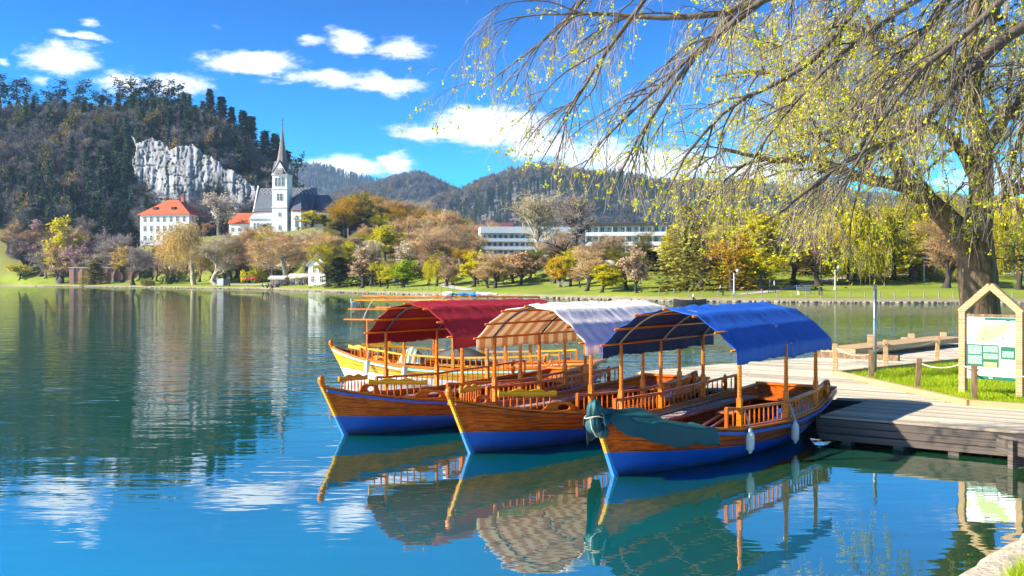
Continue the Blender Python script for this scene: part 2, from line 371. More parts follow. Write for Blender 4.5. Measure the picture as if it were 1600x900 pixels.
def ground_mat():
    m = pm('shore_ground', (.30, .36, .006), (.10, .15, .006), scale=.09, rough=.9, detail=8, contrast=.6, bump=.4, bscale=1.2)
    t = m.node_tree; N = t.nodes; L = t.links
    mixn = [n for n in N if n.type == 'MIX_RGB'][0]; b = N['Principled BSDF']
    tc = [n for n in N if n.type == 'TEX_COORD'][0]; sp = N.new('ShaderNodeSeparateXYZ'); L.new(tc.outputs['Object'], sp.inputs[0])
    mr = N.new('ShaderNodeMapRange'); L.new(sp.outputs[2], mr.inputs[0]); mr.inputs[1].default_value = 2.6; mr.inputs[2].default_value = 6.5
    fl = N.new('ShaderNodeMixRGB'); fl.inputs[2].default_value = (.15, .155, .022, 1); L.new(mr.outputs[0], fl.inputs[0]); L.new(mixn.outputs[0], fl.inputs[1])
    mr5 = N.new('ShaderNodeMapRange'); L.new(sp.outputs[2], mr5.inputs[0]); mr5.inputs[1].default_value = 21; mr5.inputs[2].default_value = 30
    ff = N.new('ShaderNodeMixRGB'); ff.inputs[2].default_value = (.085, .070, .036, 1); L.new(mr5.outputs[0], ff.inputs[0]); L.new(fl.outputs[0], ff.inputs[1])   # leaf litter of the wooded hill
    # strip of pale gravel and stone just at the waterline
    m3 = N.new('ShaderNodeMapRange'); L.new(sp.outputs[2], m3.inputs[0]); m3.inputs[1].default_value = .55; m3.inputs[2].default_value = .42
    st = N.new('ShaderNodeMixRGB'); st.inputs[2].default_value = (.26, .22, .13, 1); L.new(m3.outputs[0], st.inputs[0]); L.new(ff.outputs[0], st.inputs[1])
    L.new(st.outputs[0], b.inputs['Base Color']); return m
me = shade(np_mesh('ground', np.stack([gx.ravel(), gy.ravel(), gz.ravel()], 1), gridF(len(Y1), len(X1))))
tag(ob('ground', me, ground_mat()), 'green lakeside lawn rising to the wooded hill', None, None, 'structure')
def gz1(x, y): return float(ground_z(np.array([x]), np.array([y]))[0])

# limestone cliff on the hill
rng = np.random.default_rng(5)
poly = [(216, 222), (236, 212), (254, 222), (268, 230), (300, 226), (330, 246), (352, 262), (380, 272), (398, 292), (404, 318), (372, 330), (310, 326), (262, 322), (236, 312), (214, 296), (205, 262), (212, 232), (204, 205)]
def inpoly(px, py):
    px = np.asarray(px, float); py = np.asarray(py, float); c = np.zeros(px.shape, bool); n = len(poly)
    for i in range(n):
        (x1, y1), (x2, y2) = poly[i], poly[i - 1]
        c ^= ((y1 > py) != (y2 > py)) & (px < (x2 - x1) * (py - y1) / (y2 - y1 + 1e-9) + x1)
    return c
nu, nv = 150, 110
gu, gv = np.meshgrid(np.linspace(190, 416, nu), np.linspace(165, 338, nv))
wu = gu + fbm(gu / 14, gv / 14, 21) * 14; wv = gv + fbm(gu / 14, gv / 14, 22) * 12
ins = inpoly(wu, wv)
D0 = 500 - (gv - 165) * .20
rel = fbm(gu / 7, gv / 70, 31, 5) * 3.0 + fbm(gu / 70, gv / 70, 33, 2) * 7 + fbm(gu / 3.0, gv / 8, 35, 4) * 1.6 + 1.6 * np.clip(1 - np.abs(fbm(gu / 13 + gv / 60, gv / 80, 51, 5)) / .03, 0, 1) + 1.3 * np.clip(1 - np.abs(fbm(gu / 50, gv / 11, 55, 5)) / .03, 0, 1) + 8 * np.exp(-((gu - 335) / 26) ** 2 - ((gv - 308) / 9) ** 2)
Dc = D0 - 14 + rel
P = np.stack([(gu - 800) / FPX * Dc, Dc, CAMH + (HOR - gv) / FPX * Dc], -1)
Pb = P + np.array([0, 60., -20.])
i = np.arange(nu * nv).reshape(nv, nu); cell = ins[:-1, :-1] & ins[1:, 1:] & ins[:-1, 1:] & ins[1:, :-1]
Fq = np.stack([i[:-1, :-1], i[1:, :-1], i[1:, 1:], i[:-1, 1:]], -1)[cell]
ed = {}
for q in Fq:
    for a, b in zip(q, np.roll(q, -1)):
        if (b, a) in ed: del ed[(b, a)]
        else: ed[(a, b)] = 1
nb = nu * nv
Fs = np.array([(b, a, a + nb, b + nb) for a, b in ed])
ROCK = pm('limestone', (.43, .435, .45), (.12, .125, .125), scale=.17, rough=.95, stretch=(1, 1, .12), detail=14, contrast=.40, bump=.9, bscale=.5)
tag(ob('cliff', np_mesh('cliff', np.concatenate([P.reshape(-1, 3), Pb.reshape(-1, 3)]), np.concatenate([Fq, Fs])), ROCK), 'pale limestone cliff face on the wooded hill above the church', None, None, 'structure')

# distant wooded mountains
def mountain(name, table, D, front, back, seed, mat, label, nx=170, ny=46, amp=.16):
    px = np.array([a for a, _ in table], float); py = np.array([b for _, b in table], float)
    X = (np.linspace(px[0], px[-1], nx) - 800) / FPX * D
    zr = CAMH + (HOR - np.interp(np.linspace(px[0], px[-1], nx), px, py)) / FPX * D
    v = np.linspace(0, 1.25, ny)
    xx, vv = np.meshgrid(X, v); yy = D - front + vv * front; zz = zr[None, :] * np.where(vv <= 1, smooth(-.12, 1.0, vv), 1 - 1.6 * (vv - 1))
    n = fbm(xx / (D * .10), yy / (D * .10), seed, 5)
    zz = zz * (1 + amp * n * np.where(vv < .95, 1, .15)) + n * zr.mean() * amp * 1.5 * np.sin(np.pi * np.clip(vv, 0, 1))
    zz = np.where(vv == 0, -5, zz)
    me = shade(np_mesh(name, np.stack([xx.ravel(), yy.ravel(), zz.ravel()], 1), gridF(ny, nx)))
    tag(ob(name, me, mat), label, None, None, 'structure')
    return xx, yy, zz
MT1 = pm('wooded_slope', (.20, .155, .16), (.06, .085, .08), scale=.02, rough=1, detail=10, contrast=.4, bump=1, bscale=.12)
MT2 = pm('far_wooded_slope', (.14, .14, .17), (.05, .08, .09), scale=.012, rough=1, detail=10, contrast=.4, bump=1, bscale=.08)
mR = mountain('mountain', [(560, 400), (640, 352), (690, 328), (720, 312), (760, 296), (800, 282), (850, 274), (880, 276), (920, 290), (980, 297), (1040, 303), (1100, 306), (1200, 309), (1300, 314), (1400, 320), (1600, 330), (1800, 345), (2000, 360)], 1500, 620, 200, 41, MT1, 'brown and dark green wooded mountain behind the lakeside hotel')
mM = mountain('mountain', [(480, 340), (530, 312), (560, 303), (590, 298), (620, 288), (650, 280), (670, 285), (700, 303), (720, 312), (760, 325), (820, 345)], 1950, 420, 200, 43, MT1, 'rounded wooded mountain rising left of the long white hotel', 90, 36)
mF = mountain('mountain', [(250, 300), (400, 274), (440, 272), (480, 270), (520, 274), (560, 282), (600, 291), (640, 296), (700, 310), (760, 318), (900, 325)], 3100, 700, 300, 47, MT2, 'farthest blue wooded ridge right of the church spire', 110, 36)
# ------------------------------------------------------------------ tree growing
def unit(v): return v / (np.linalg.norm(v, axis=-1, keepdims=True) + 1e-9)
def grow(rng, PP, PR, n, t0, t1, L, spread, p=5, grav=0.0, wig=.12, rmax=.05, taper=.3, up=0.0, side=None, lenfall=.35, rscale=.75):
    N, q, _ = PP.shape; m = N * n
    idx = np.repeat(np.arange(N), n); t = rng.uniform(t0, t1, m)
    f = t * (q - 1); i = np.minimum(f.astype(int), q - 2); fr = (f - i)[:, None]
    pos = PP[idx, i] * (1 - fr) + PP[idx, i + 1] * fr; tan = unit(PP[idx, i + 1] - PP[idx, i])
    rad = PR[idx, i] * (1 - fr[:, 0]) + PR[idx, i + 1] * fr[:, 0]
    rv = rng.normal(size=(m, 3)); perp = unit(rv - (rv * tan).sum(1, keepdims=True) * tan)
    sp = spread * rng.uniform(.7, 1.3, m)[:, None]
    d = unit(tan * np.cos(sp) + perp * np.sin(sp) + np.array([0, 0, up]))
    if side is not None: d = unit(d + side)
    ln = L * rng.uniform(.55, 1.25, m) * (1 - lenfall * t)
    P = np.zeros((m, p, 3)); P[:, 0] = pos
    for j in range(1, p):
        d = unit(d + rng.normal(size=(m, 3)) * wig + np.array([0, 0, -grav]))
        P[:, j] = P[:, j - 1] + d * (ln / (p - 1))[:, None]
    r0 = np.minimum(rmax, rad * rscale)
    return P, r0[:, None] * np.linspace(1, taper, p)[None, :]
def along(rng, P, n, t0=.2, t1=1.0, jit=0.0):
    N, q, _ = P.shape; idx = np.repeat(np.arange(N), n); t = rng.uniform(t0, t1, N * n)
    f = t * (q - 1); i = np.minimum(f.astype(int), q - 2); fr = (f - i)[:, None]
    return P[idx, i] * (1 - fr) + P[idx, i + 1] * fr + rng.normal(size=(N * n, 3)) * jit
def leafquads(rng, C, size, asp=.6, flat=None, down=0.0):
    m = len(C); a = unit(rng.normal(size=(m, 3)) + np.array([0, 0, -down])); b = unit(np.cross(a, rng.normal(size=(m, 3))))
    if flat is not None: a[:, 2] *= flat; b[:, 2] *= flat
    s = (size * rng.uniform(.6, 1.35, m))[:, None]
    V = np.stack([C, C + a * s * .5 + b * s * asp * .5, C + a * s, C + a * s * .5 - b * s * asp * .5], 1).reshape(-1, 3)
    return V, np.arange(4 * m).reshape(m, 4)
def proto_bare(seed, H=10., spread=.50, limbs=8, twig_r=.030, dense=1.25, leaf=None, trunkfrac=.2, lean=0.0, grav=-.02):
    rng = np.random.default_rng(seed); p = 9
    z = np.linspace(0, H * .72, p); T = np.zeros((1, p, 3)); T[0, :, 2] = z
    T[0, :, 0] = np.cumsum(rng.normal(0, .12, p)) * H / 10 + lean * z; T[0, :, 1] = np.cumsum(rng.normal(0, .12, p)) * H / 10
    T[0, 0, :2] = 0
    TR = (.032 * H * np.linspace(1, .22, p) ** 1.1)[None, :]; TR[0, 0] *= 1.5
    L1, R1 = grow(rng, T, TR, limbs, trunkfrac, .98, H * .44, spread, 7, grav, .10, .02 * H, .3, .38, lenfall=.25)
    L2, R2 = grow(rng, L1, R1, 7, .2, 1, H * .24, .65, 5, grav, .14, .009 * H, .35, .12)
    L3, R3 = grow(rng, np.concatenate([L2]), R2, int(7 * dense), .15, 1, H * .125, .7, 4, grav * .5, .16, twig_r * 1.3, .5, .1, rscale=.95)
    R3 = np.maximum(R3, twig_r * .7)
    L4, R4 = grow(rng, L3, R3, int(4 * dense), .2, 1, H * .075, .7, 3, 0, .15, twig_r * .8, .6, .05)
    R4 = np.maximum(R4, twig_r * .45)
    trunk = cat([tubes(T, TR, 7), tubes(L1, R1, 5), tubes(L2, R2, 4)])
    if leaf:
        crown = cat([tubes(L3, R3, 3), leafquads(rng, along(rng, L3, leaf[0], .1, 1, leaf[2]), leaf[1], .75)])
    else: crown = cat([tubes(L3, R3, 3), tubes(L4, R4, 3)])
    return trunk, crown
def proto_willow(seed, H=10., leaf=.22, strands=9, dense=5):
    rng = np.random.default_rng(seed); p = 8
    T = np.zeros((1, p, 3)); T[0, :, 2] = np.linspace(0, H * .6, p); T[0, 1:, :2] = np.cumsum(rng.normal(0, .12, (p - 1, 2)), 0)
    TR = (.035 * H * np.linspace(1, .35, p))[None, :]
    L1, R1 = grow(rng, T, TR, 12, .4, 1, H * .48, .7, 7, .10, .10, .016 * H, .3, .55)
    L2, R2 = grow(rng, L1, R1, 6, .25, 1, H * .22, .8, 5, .12, .12, .006 * H, .4, .15)
    S, SR = grow(rng, np.concatenate([L2]), R2, strands, .1, 1, H * .38, .8, 8, .55, .06, .022, .5, 0, lenfall=.1)
    S[..., 2] = np.maximum(S[..., 2], H * .08)
    SR = np.maximum(SR, .012)
    return cat([tubes(T, TR, 7), tubes(L1, R1, 5), tubes(L2, R2, 4)]), cat([tubes(S, SR, 3), leafquads(rng, along(rng, S, dense, .05, 1, .06), leaf, .5, None, .8)])
def proto_conifer(seed, H=10., w=.24, n=46, bare=.06, per=11, droop=.18):
    rng = np.random.default_rng(seed); p = 6
    T = np.zeros((1, p, 3)); T[0, :, 2] = np.linspace(0, H, p); TR = (.016 * H * np.linspace(1, .08, p))[None, :]
    C = []; 
    for k in range(n):
        f = bare + (1 - bare) * (k / n) ** .9; L = w * H * (1 - f) ** .85 * rng.uniform(.75, 1.15) + .12
        m = per; a = rng.uniform(0, 2 * np.pi, m); ln = L * rng.uniform(.6, 1.1, m)
        s = np.linspace(.1, 1, 6)
        r = ln[:, None] * s; zz = f * H - droop * r + .05 * rng.normal(size=r.shape)
        C.append(np.stack([r * np.cos(a)[:, None], r * np.sin(a)[:, None], zz], -1).reshape(-1, 3))
    C = np.concatenate(C); C += rng.normal(size=C.shape) * .05
    return tubes(T, TR, 6), leafquads(rng, C, .055 * H, .5, .6, .25)
def proto_pine(seed, H=10.):
    rng = np.random.default_rng(seed); p = 8
    T = np.zeros((1, p, 3)); T[0, :, 2] = np.linspace(0, H * .96, p); T[0, 1:, :2] = np.cumsum(rng.normal(0, .09, (p - 1, 2)), 0)
    TR = (.016 * H * np.linspace(1, .25, p))[None, :]
    L1, R1 = grow(rng, T, TR, 22, .45, 1, H * .20, 1.35, 4, -.05, .12, .06, .3, .05, lenfall=.4)
    tips = along(rng, L1, 26, .35, 1.05, .28) ; tips[:, 2] = tips[:, 2] * 1.0
    return cat([tubes(T, TR, 6), tubes(L1, R1, 4)]), leafquads(rng, tips, .55, .5, .5)
def proto_shrub(seed, H=3., n=2600, leaf=.3, lob=14, wide=1.0):
    rng = np.random.default_rng(seed)
    c = rng.normal(size=(lob, 3)) * np.array([.30, .30, .2]) * H * wide; c[:, 2] = np.abs(c[:, 2]) + .22 * H
    r = H * rng.uniform(.2, .36, lob); k = rng.integers(0, lob, n)
    d = unit(rng.normal(size=(n, 3))); C = c[k] + d * (r[k] * rng.uniform(.55, 1.05, n))[:, None]; C[:, 2] = np.maximum(C[:, 2], .05)
    st = np.zeros((lob, 3, 3)); st[:, 1] = c * .5; st[:, 2] = c
    return tubes(st, np.full((lob, 3), .012 * H), 4), leafquads(rng, C, leaf, .7)
PROTO = {}
def addproto(k, tr, H):
    (tv, tf), (cv, cf) = tr
    PROTO[k] = (shade(np_mesh('trunk', tv, tf)), np_mesh('crown', cv, cf), H, float(np.percentile(np.abs(cv[:, :2]), 97)), float(np.percentile(cv[:, 2], 99.6)), (tr))
for s in range(3): addproto('bare%d' % s, proto_bare(10 + s, limbs=15), 10)
addproto('spread0', proto_bare(20, spread=1.0, limbs=9, trunkfrac=.25), 10)
addproto('tall0', proto_bare(23, spread=.42, limbs=13, trunkfrac=.22, dense=.9), 10)
addproto('multi0', proto_bare(26, spread=.55, limbs=12, trunkfrac=.06), 10)
for s in range(3): addproto('leafy%d' % s, proto_bare(30 + s, limbs=11, dense=.8, leaf=(9, .42, .20), trunkfrac=.22, twig_r=.03), 10)
addproto('bud0', proto_bare(36, limbs=10, dense=1.0, leaf=(5, .32, .14), trunkfrac=.25, twig_r=.035), 10)
addproto('willow0', proto_willow(40, leaf=.32, dense=6), 10); addproto('willow1', proto_willow(41, leaf=.28, strands=9, dense=4), 10)
addproto('wide0', proto_bare(44, spread=1.15, limbs=12, dense=.9, leaf=(8, .45, .2), trunkfrac=.3, twig_r=.03), 10)
addproto('conifer0', proto_conifer(50), 10); addproto('conifer1', proto_conifer(51, w=.17), 10); addproto('yew0', proto_conifer(52, w=.36, n=36, per=15, bare=.02), 10)
addproto('pine0', proto_pine(55), 10); addproto('pine1', proto_pine(56), 10); addproto('pine2', proto_pine(57), 10)
addproto('shrub0', proto_shrub(60), 3); addproto('shrub1', proto_shrub(61, wide=1.6), 3)

BARKS = {'grey': pm('grey_bark', (.20, .17, .14), (.09, .075, .06), scale=3, rough=.95, stretch=(1, 1, .2)),
         'dark': pm('dark_bark', (.075, .055, .042), (.035, .026, .02), scale=3, rough=.95, stretch=(1, 1, .2)),
         'pale': pm('pale_bark', (.50, .44, .34), (.30, .25, .18), scale=3, rough=.9, stretch=(1, 1, .2)),
         'red': pm('pine_bark', (.17, .085, .05), (.07, .04, .03), scale=3, rough=.95, stretch=(1, 1, .2))}
def crownmat(n, c, c2=None, tr=.35): return pm(n, c, tuple(q * .75 for q in (c2 or c)), scale=.8, rough=.75, island=.7, transl=tr, contrast=.5, spec=.25)
CR = {'yellow': crownmat('yellow_green_leaves', (.80, .68, .010), (.58, .54, .010), .45), 'lime': crownmat('lime_leaves', (.52, .62, .010), (.32, .46, .010), .45),
      'brown': crownmat('brown_twigs', (.66, .46, .27), (.46, .30, .17), .1), 'orange': crownmat('orange_brown_twigs', (.88, .62, .30), (.72, .46, .20), .1),
      'rust': crownmat('rusty_twigs', (.70, .44, .22), (.52, .30, .14), .1), 'greyt': crownmat('grey_twigs', (.50, .43, .39), (.34, .29, .26), .1),
      'cream': crownmat('cream_twigs', (.72, .60, .40), (.52, .43, .27), .15), 'straw': crownmat('straw_willow', (.74, .52, .15), (.55, .38, .09), .3),
      'pink': crownmat('pink_blossom', (.70, .48, .44), (.50, .32, .30), .3), 'white': crownmat('white_blossom', (.80, .72, .64), (.58, .46, .38), .3),
      'olive': crownmat('olive_leaves', (.40, .35, .05), (.24, .21, .035), .3), 'gold': crownmat('golden_leaves', (.82, .52, .020), (.62, .38, .015), .35),
      'dark': crownmat('dark_evergreen', (.030, .055, .024), (.016, .030, .016), .1), 'yew': crownmat('yew_green', (.075, .095, .016), (.035, .05, .012), .15),
      'pine': crownmat('pine_needles', (.045, .085, .045), (.025, .050, .030), .1), 'purple': crownmat('purple_grey_twigs', (.40, .33, .32), (.26, .21, .21), .1)}
def tree(name, kind, col, bark, px, base, top, wpx, D, label, category='tree', group=None, rz=None, x=None):
    """a tree seen at photo column px from its foot to row top, D metres away"""
    tr, cr, H, cw, ch, _ = PROTO[kind]
    X = (px - 800) / FPX * D; zg = gz1(X, D)
    if base is None: z0 = zg
    else: z0 = zg
    h = CAMH + (HOR - top) / FPX * D - z0
    w = wpx / FPX * D
    w = min(w, h * (.95 if kind[:4] in ('bare', 'bud0', 'tall', 'mult') else 1.5))
    sz = h / ch; sx = w / (2 * cw)
    r = empty(name, (X, D, z0 - .1), (px * 1.7) % 6.28 if rz is None else rz)
    tag(r, label, category, group)
    ob('trunk', tr, BARKS[bark], r, scale=(sx, sx, sz)); ob('crown', cr, CR[col], r, scale=(sx, sx, sz))
    return r
TL = [ # name, kind, crown, bark, px, top, width px, D, label
 ('spreading_tree', 'wide0', 'yellow', 'dark', 30, 413, 58, 418, 'low spreading yellow-green tree at the left edge of the shore'),
 ('birch_tree', 'leafy0', 'yellow', 'grey', 92, 341, 62, 405, 'tall bright yellow tree standing on the left shore'),
 ('blossom_tree', 'bud0', 'pink', 'grey', 60, 344, 44, 440, 'pale pink blossoming tree left behind the tall yellow tree'),
 ('bare_tree', 'bare0', 'brown', 'dark', 12, 346, 70, 440, 'brown bare tree at the very left edge behind the shore'),
 ('bare_tree', 'bare1', 'rust', 'dark', 112, 332, 86, 452, 'round russet bare tree rising behind the tall yellow tree'),
 ('bare_tree', 'bare2', 'greyt', 'grey', 142, 340, 66, 440, 'grey bare tree right behind the tall yellow tree'),
 ('bare_tree', 'bare0', 'purple', 'dark', 40, 372, 64, 425, 'dark bare tree between low yellow tree and pink blossom'),
 ('conical_shrub', 'conifer0', 'olive', 'dark', 148, 411, 40, 380, 'olive conical evergreen at the water edge right of the yellow tree'),
 ('dark_evergreen', 'yew0', 'dark', 'dark', 170, 398, 56, 400, 'dark wide evergreen behind the olive conical shrub'),
 ('bare_tree', 'spread0', 'purple', 'dark', 208, 374, 70, 352, 'dark wide-branched bare tree on the lawn below the red-roofed house'),
 ('bare_tree', 'bare1', 'orange', 'dark', 262, 362, 60, 368, 'orange-brown bare tree right below the red-roofed house'),
 ('bare_tree', 'bare2', 'greyt', 'grey', 178, 370, 48, 390, 'small grey bare tree behind the ruined wall'),
 ('willow_tree', 'willow1', 'straw', 'pale', 303, 346, 96, 325, 'straw-yellow weeping willow by the shore below the blossom tree'),
 ('plane_tree', 'multi0', 'cream', 'pale', 340, 366, 74, 312, 'cream bare tree with a thick pale trunk right of the willow'),
 ('blossom_tree', 'bud0', 'white', 'grey', 344, 302, 60, 380, 'white blossoming tree between the red-roofed house and the church'),
 ('bare_tree', 'bare2', 'rust', 'dark', 324, 348, 30, 385, 'russet bare tree at the right wall of the red-roofed house'),
 ('bare_tree', 'bare0', 'brown', 'dark', 376, 362, 54, 322, 'brown bare tree below the small red roof'),
 ('bare_tree', 'bare1', 'rust', 'dark', 398, 372, 50, 312, 'russet bare tree left of the big orange tree'),
 ('lime_bush', 'shrub1', 'yellow', 'dark', 405, 410, 46, 310, 'yellow-green bush on the slope behind the cafe'),
 ('bare_tree', 'spread0', 'orange', 'pale', 446, 356, 118, 284, 'large orange-brown bare tree with a pale trunk below the church'),
 ('bare_tree', 'multi0', 'orange', 'pale', 492, 362, 78, 280, 'golden-brown many-stemmed bare tree left of the white house'),
 ('bare_tree', 'tall0', 'greyt', 'grey', 412, 348, 36, 350, 'thin grey bare tree in front of the church nave'),
 ('apse_tree', 'leafy1', 'yellow', 'dark', 488, 329, 34, 335, 'slim yellow tree in front of the church apse'),
 ('ivy_tree', 'leafy2', 'olive', 'dark', 508, 335, 24, 335, 'narrow olive tree right of the yellow tree by the apse'),
 ('tall_tree', 'leafy0', 'olive', 'dark', 532, 331, 46, 318, 'tall olive-yellow tree right of the church'),
 ('small_tree', 'bud0', 'yellow', 'grey', 546, 376, 50, 268, 'small golden-yellow tree above the white house'),
 ('evergreen_shrub', 'conifer0', 'yew', 'dark', 530, 402, 46, 232, 'bushy dark green conifer in front of the white house'),
 ('dark_conifer', 'yew0', 'dark', 'dark', 570, 392, 56, 226, 'nearly black conifer at the shore right of the white house'),
 ('bare_tree', 'bare0', 'orange', 'grey', 576, 352, 54, 300, 'pale orange bare tree above the black conifer'),
 ('yellow_tree', 'leafy1', 'yellow', 'dark', 603, 352, 40, 252, 'bright yellow upright tree left of the leaning bare trees'),
 ('lime_tree', 'leafy2', 'lime', 'dark', 631, 406, 44, 206, 'rounded lime-green tree at the shore left of the small weeping willow'),
 ('weeping_willow', 'willow0', 'yellow', 'dark', 682, 404, 54, 198, 'small bright weeping willow at the shore above the red canopy'),
 ('bare_tree', 'spread0', 'brown', 'dark', 682, 344, 104, 262, 'large dark-limbed brown bare tree behind the small weeping willow'),
 ('bare_tree', 'bare2', 'orange', 'grey', 632, 336, 66, 285, 'pale orange bare tree behind the rounded lime-green tree'),
 ('leaning_tree', 'bare1', 'brown', 'grey', 722, 348, 62, 250, 'brown bare tree right of the large dark-limbed tree'),
 ('bushy_tree', 'yew0', 'yew', 'dark', 660, 424, 50, 222, 'dark bush between the lime-green tree and the weeping willow'),
 ('dark_fir', 'conifer1', 'dark', 'dark', 742, 397, 26, 232, 'single narrow dark fir on the park lawn left of the path'),
 ('young_tree', 'bud0', 'yellow', 'dark', 778, 407, 62, 192, 'small yellow tree with a bent trunk behind the red canopy'),
 ('bare_tree', 'bare0', 'brown', 'grey', 802, 392, 50, 268, 'brown bare tree in front of the white hotel left end'),
 ('bare_tree', 'bare2', 'orange', 'grey', 748, 362, 40, 285, 'orange bare tree left of the white hotel'),
 ('tall_bare_tree', 'tall0', 'cream', 'pale', 842, 300, 80, 228, 'tallest pale bare tree in front of the white hotel'),
 ('tall_bare_tree', 'tall0', 'greyt', 'dark', 893, 298, 84, 188, 'tall grey bare tree with dark limbs between the two hotels'),
 ('bare_tree', 'bare1', 'rust', 'dark', 878, 362, 62, 196, 'rusty-leaved tree in front of the tall dark-limbed tree'),
 ('bare_tree', 'bud0', 'olive', 'dark', 862, 385, 54, 204, 'olive-brown tree left of the rusty-leaved tree'),
 ('bare_tree', 'bare2', 'brown', 'pale', 920, 376, 56, 172, 'brown tree with a pale trunk right of the rusty-leaved tree'),
 ('bare_tree', 'bare0', 'olive', 'dark', 952, 374, 66, 180, 'olive-brown tree in front of the second hotel'),
 ('columnar_tree', 'bud0', 'olive', 'grey', 1001, 398, 30, 158, 'ivy-clad slender tree at the shore left of the golden hedge'),
 ('yew_tree', 'conifer1', 'yew', 'dark', 1018, 392, 34, 172, 'tall dark green yew behind the ivy-clad slender tree'),
 ('yew_tree', 'yew0', 'yew', 'dark', 1046, 404, 46, 166, 'broad dark green yew behind the golden hedge'),
 ('red_tree', 'wide0', 'rust', 'dark', 1082, 420, 58, 152, 'small flat-topped reddish tree left of the tan tower block'),
 ('round_tree', 'yew0', 'olive', 'dark', 1122, 412, 34, 158, 'dark round tree at the foot of the tan tower block'),
 ('russet_tree', 'bare1', 'rust', 'dark', 1146, 424, 30, 148, 'little russet tree right of the dark round tree'),
 ('dark_evergreen', 'spread0', 'dark', 'dark', 1166, 384, 74, 152, 'dark forked tree on the lawn left of the big yellow tree'),
 ('yew_tree', 'yew0', 'dark', 'dark', 1186, 396, 80, 172, 'broad black-green evergreen behind the dark forked tree'),
 ('yellow_tree', 'leafy0', 'yellow', 'dark', 1243, 332, 86, 150, 'big bright yellow tree on the lawn above the blue canopy'),
 ('willow_tree', 'willow0', 'olive', 'dark', 1120, 318, 130, 205, 'olive-yellow tree behind the tan tower block'),
 ('willow_tree', 'willow0', 'yellow', 'dark', 1335, 314, 120, 152, 'yellow-green weeping tree right of the big yellow tree'),
 ('willow_tree', 'willow1', 'yellow', 'dark', 1432, 296, 140, 160, 'yellow-green weeping tree left of the thick near trunk'),
 ('willow_tree', 'willow0', 'yellow', 'dark', 1592, 306, 110, 150, 'yellow weeping tree at the right edge behind the information board'),
 ('dark_evergreen', 'yew0', 'dark', 'dark', 1300, 398, 90, 190, 'dark evergreen on the far lawn left of the metal pole'),
 ('dark_evergreen', 'yew0', 'dark', 'dark', 1392, 392, 96, 186, 'dark evergreen on the far lawn right of the metal pole'),
 ('dark_evergreen', 'yew0', 'dark', 'dark', 1478, 380, 100, 182, 'tall dark evergreen left of the thick near trunk'),
 ('dark_evergreen', 'yew0', 'dark', 'dark', 1585, 386, 100, 180, 'dark evergreen at the right edge of the far lawn'),
]
for n, k, c, b, px, top, w, D, lab in TL: tree(n, k, c, b, px, None, top, w, D, lab)
for n, k, c, px, top, w, D, lab in [
  ('golden_hedge', 'shrub1', 'gold', 1040, 443, 26, 143, 'left golden bush at the shore behind the white canopy'), ('golden_hedge', 'shrub0', 'gold', 1062, 442, 28, 143, 'right golden bush at the shore behind the white canopy'),
  ('dark_bush', 'shrub1', 'dark', 1113, 450, 18, 141, 'small dark clipped bush on the lawn below the tan tower block'), ('low_hedge', 'shrub1', 'yew', 1275, 447, 50, 140, 'low green hedge bed left of the metal pole'),
  ('low_hedge', 'shrub1', 'yew', 1322, 447, 54, 141, 'low green hedge bed right behind the metal pole'), ('dark_hedge', 'shrub1', 'yew', 268, 424, 48, 340, 'dark clipped hedge below the orange-brown tree'),
  ('dark_hedge', 'shrub1', 'dark', 232, 424, 50, 350, 'dark hedge behind the wide-branched bare tree'), ('dry_bush', 'shrub1', 'gold', 356, 444, 24, 300, 'low straw-coloured bush at the water edge'),
  ('shore_bush', 'shrub0', 'olive', 230, 434, 26, 338, 'small drooping olive bush at the water edge below the house'), ('park_bush', 'shrub1', 'yew', 815, 452, 30, 176, 'green bush on the park lawn above the red canopy'),
  ('lawn_bush', 'shrub1', 'yew', 1482, 452, 60, 136, 'olive low bush left of the information board'), ('lawn_bush', 'shrub0', 'olive', 1590, 444, 60, 138, 'olive bush right behind the information board'), ('cafe_hedge', 'shrub1', 'dark', 385, 428, 60, 315, 'dark hedge bank behind the cafe terrace'),
  ('shore_bush', 'shrub0', 'yew', 985, 448, 26, 160, 'yellow-green bush left of the ivy-clad slender tree')]:
    tree(n, k, c, 'dark', px, None, top, w, D, lab, 'bush')
rng = np.random.default_rng(77)
CW = {'orange': 'orange-brown', 'brown': 'brown', 'cream': 'cream-coloured', 'olive': 'olive', 'gold': 'golden', 'rust': 'russet', 'greyt': 'grey', 'purple': 'purple-grey', 'yellow': 'yellow', 'pink': 'pinkish', 'straw': 'straw-coloured'}
LM = [(0, 'at the left edge of the shore'), (70, 'behind the tall yellow tree'), (130, 'by the old brick wall'), (215, 'below the red-roofed house'), (300, 'by the straw willow'), (360, 'below the church'), (430, 'under the church tower'), (490, 'by the white lakeside house'), (545, 'above the black conifer'), (600, 'behind the lime-green tree'), (660, 'above the weeping willow'), (720, 'near the dark fir'), (770, 'left of the white hotel'), (815, 'before the white hotel'), (870, 'between the two hotels'), (930, 'before the second hotel'), (1010, 'by the cream villa'), (1090, 'behind the tan tower block'), (1160, 'behind the dark forked tree'), (1230, 'behind the big yellow tree'), (1300, 'behind the metal pole'), (1390, 'behind the lime weeping trees'), (1480, 'behind the thick near trunk'), (1560, 'at the right edge')]
SEEN = {}
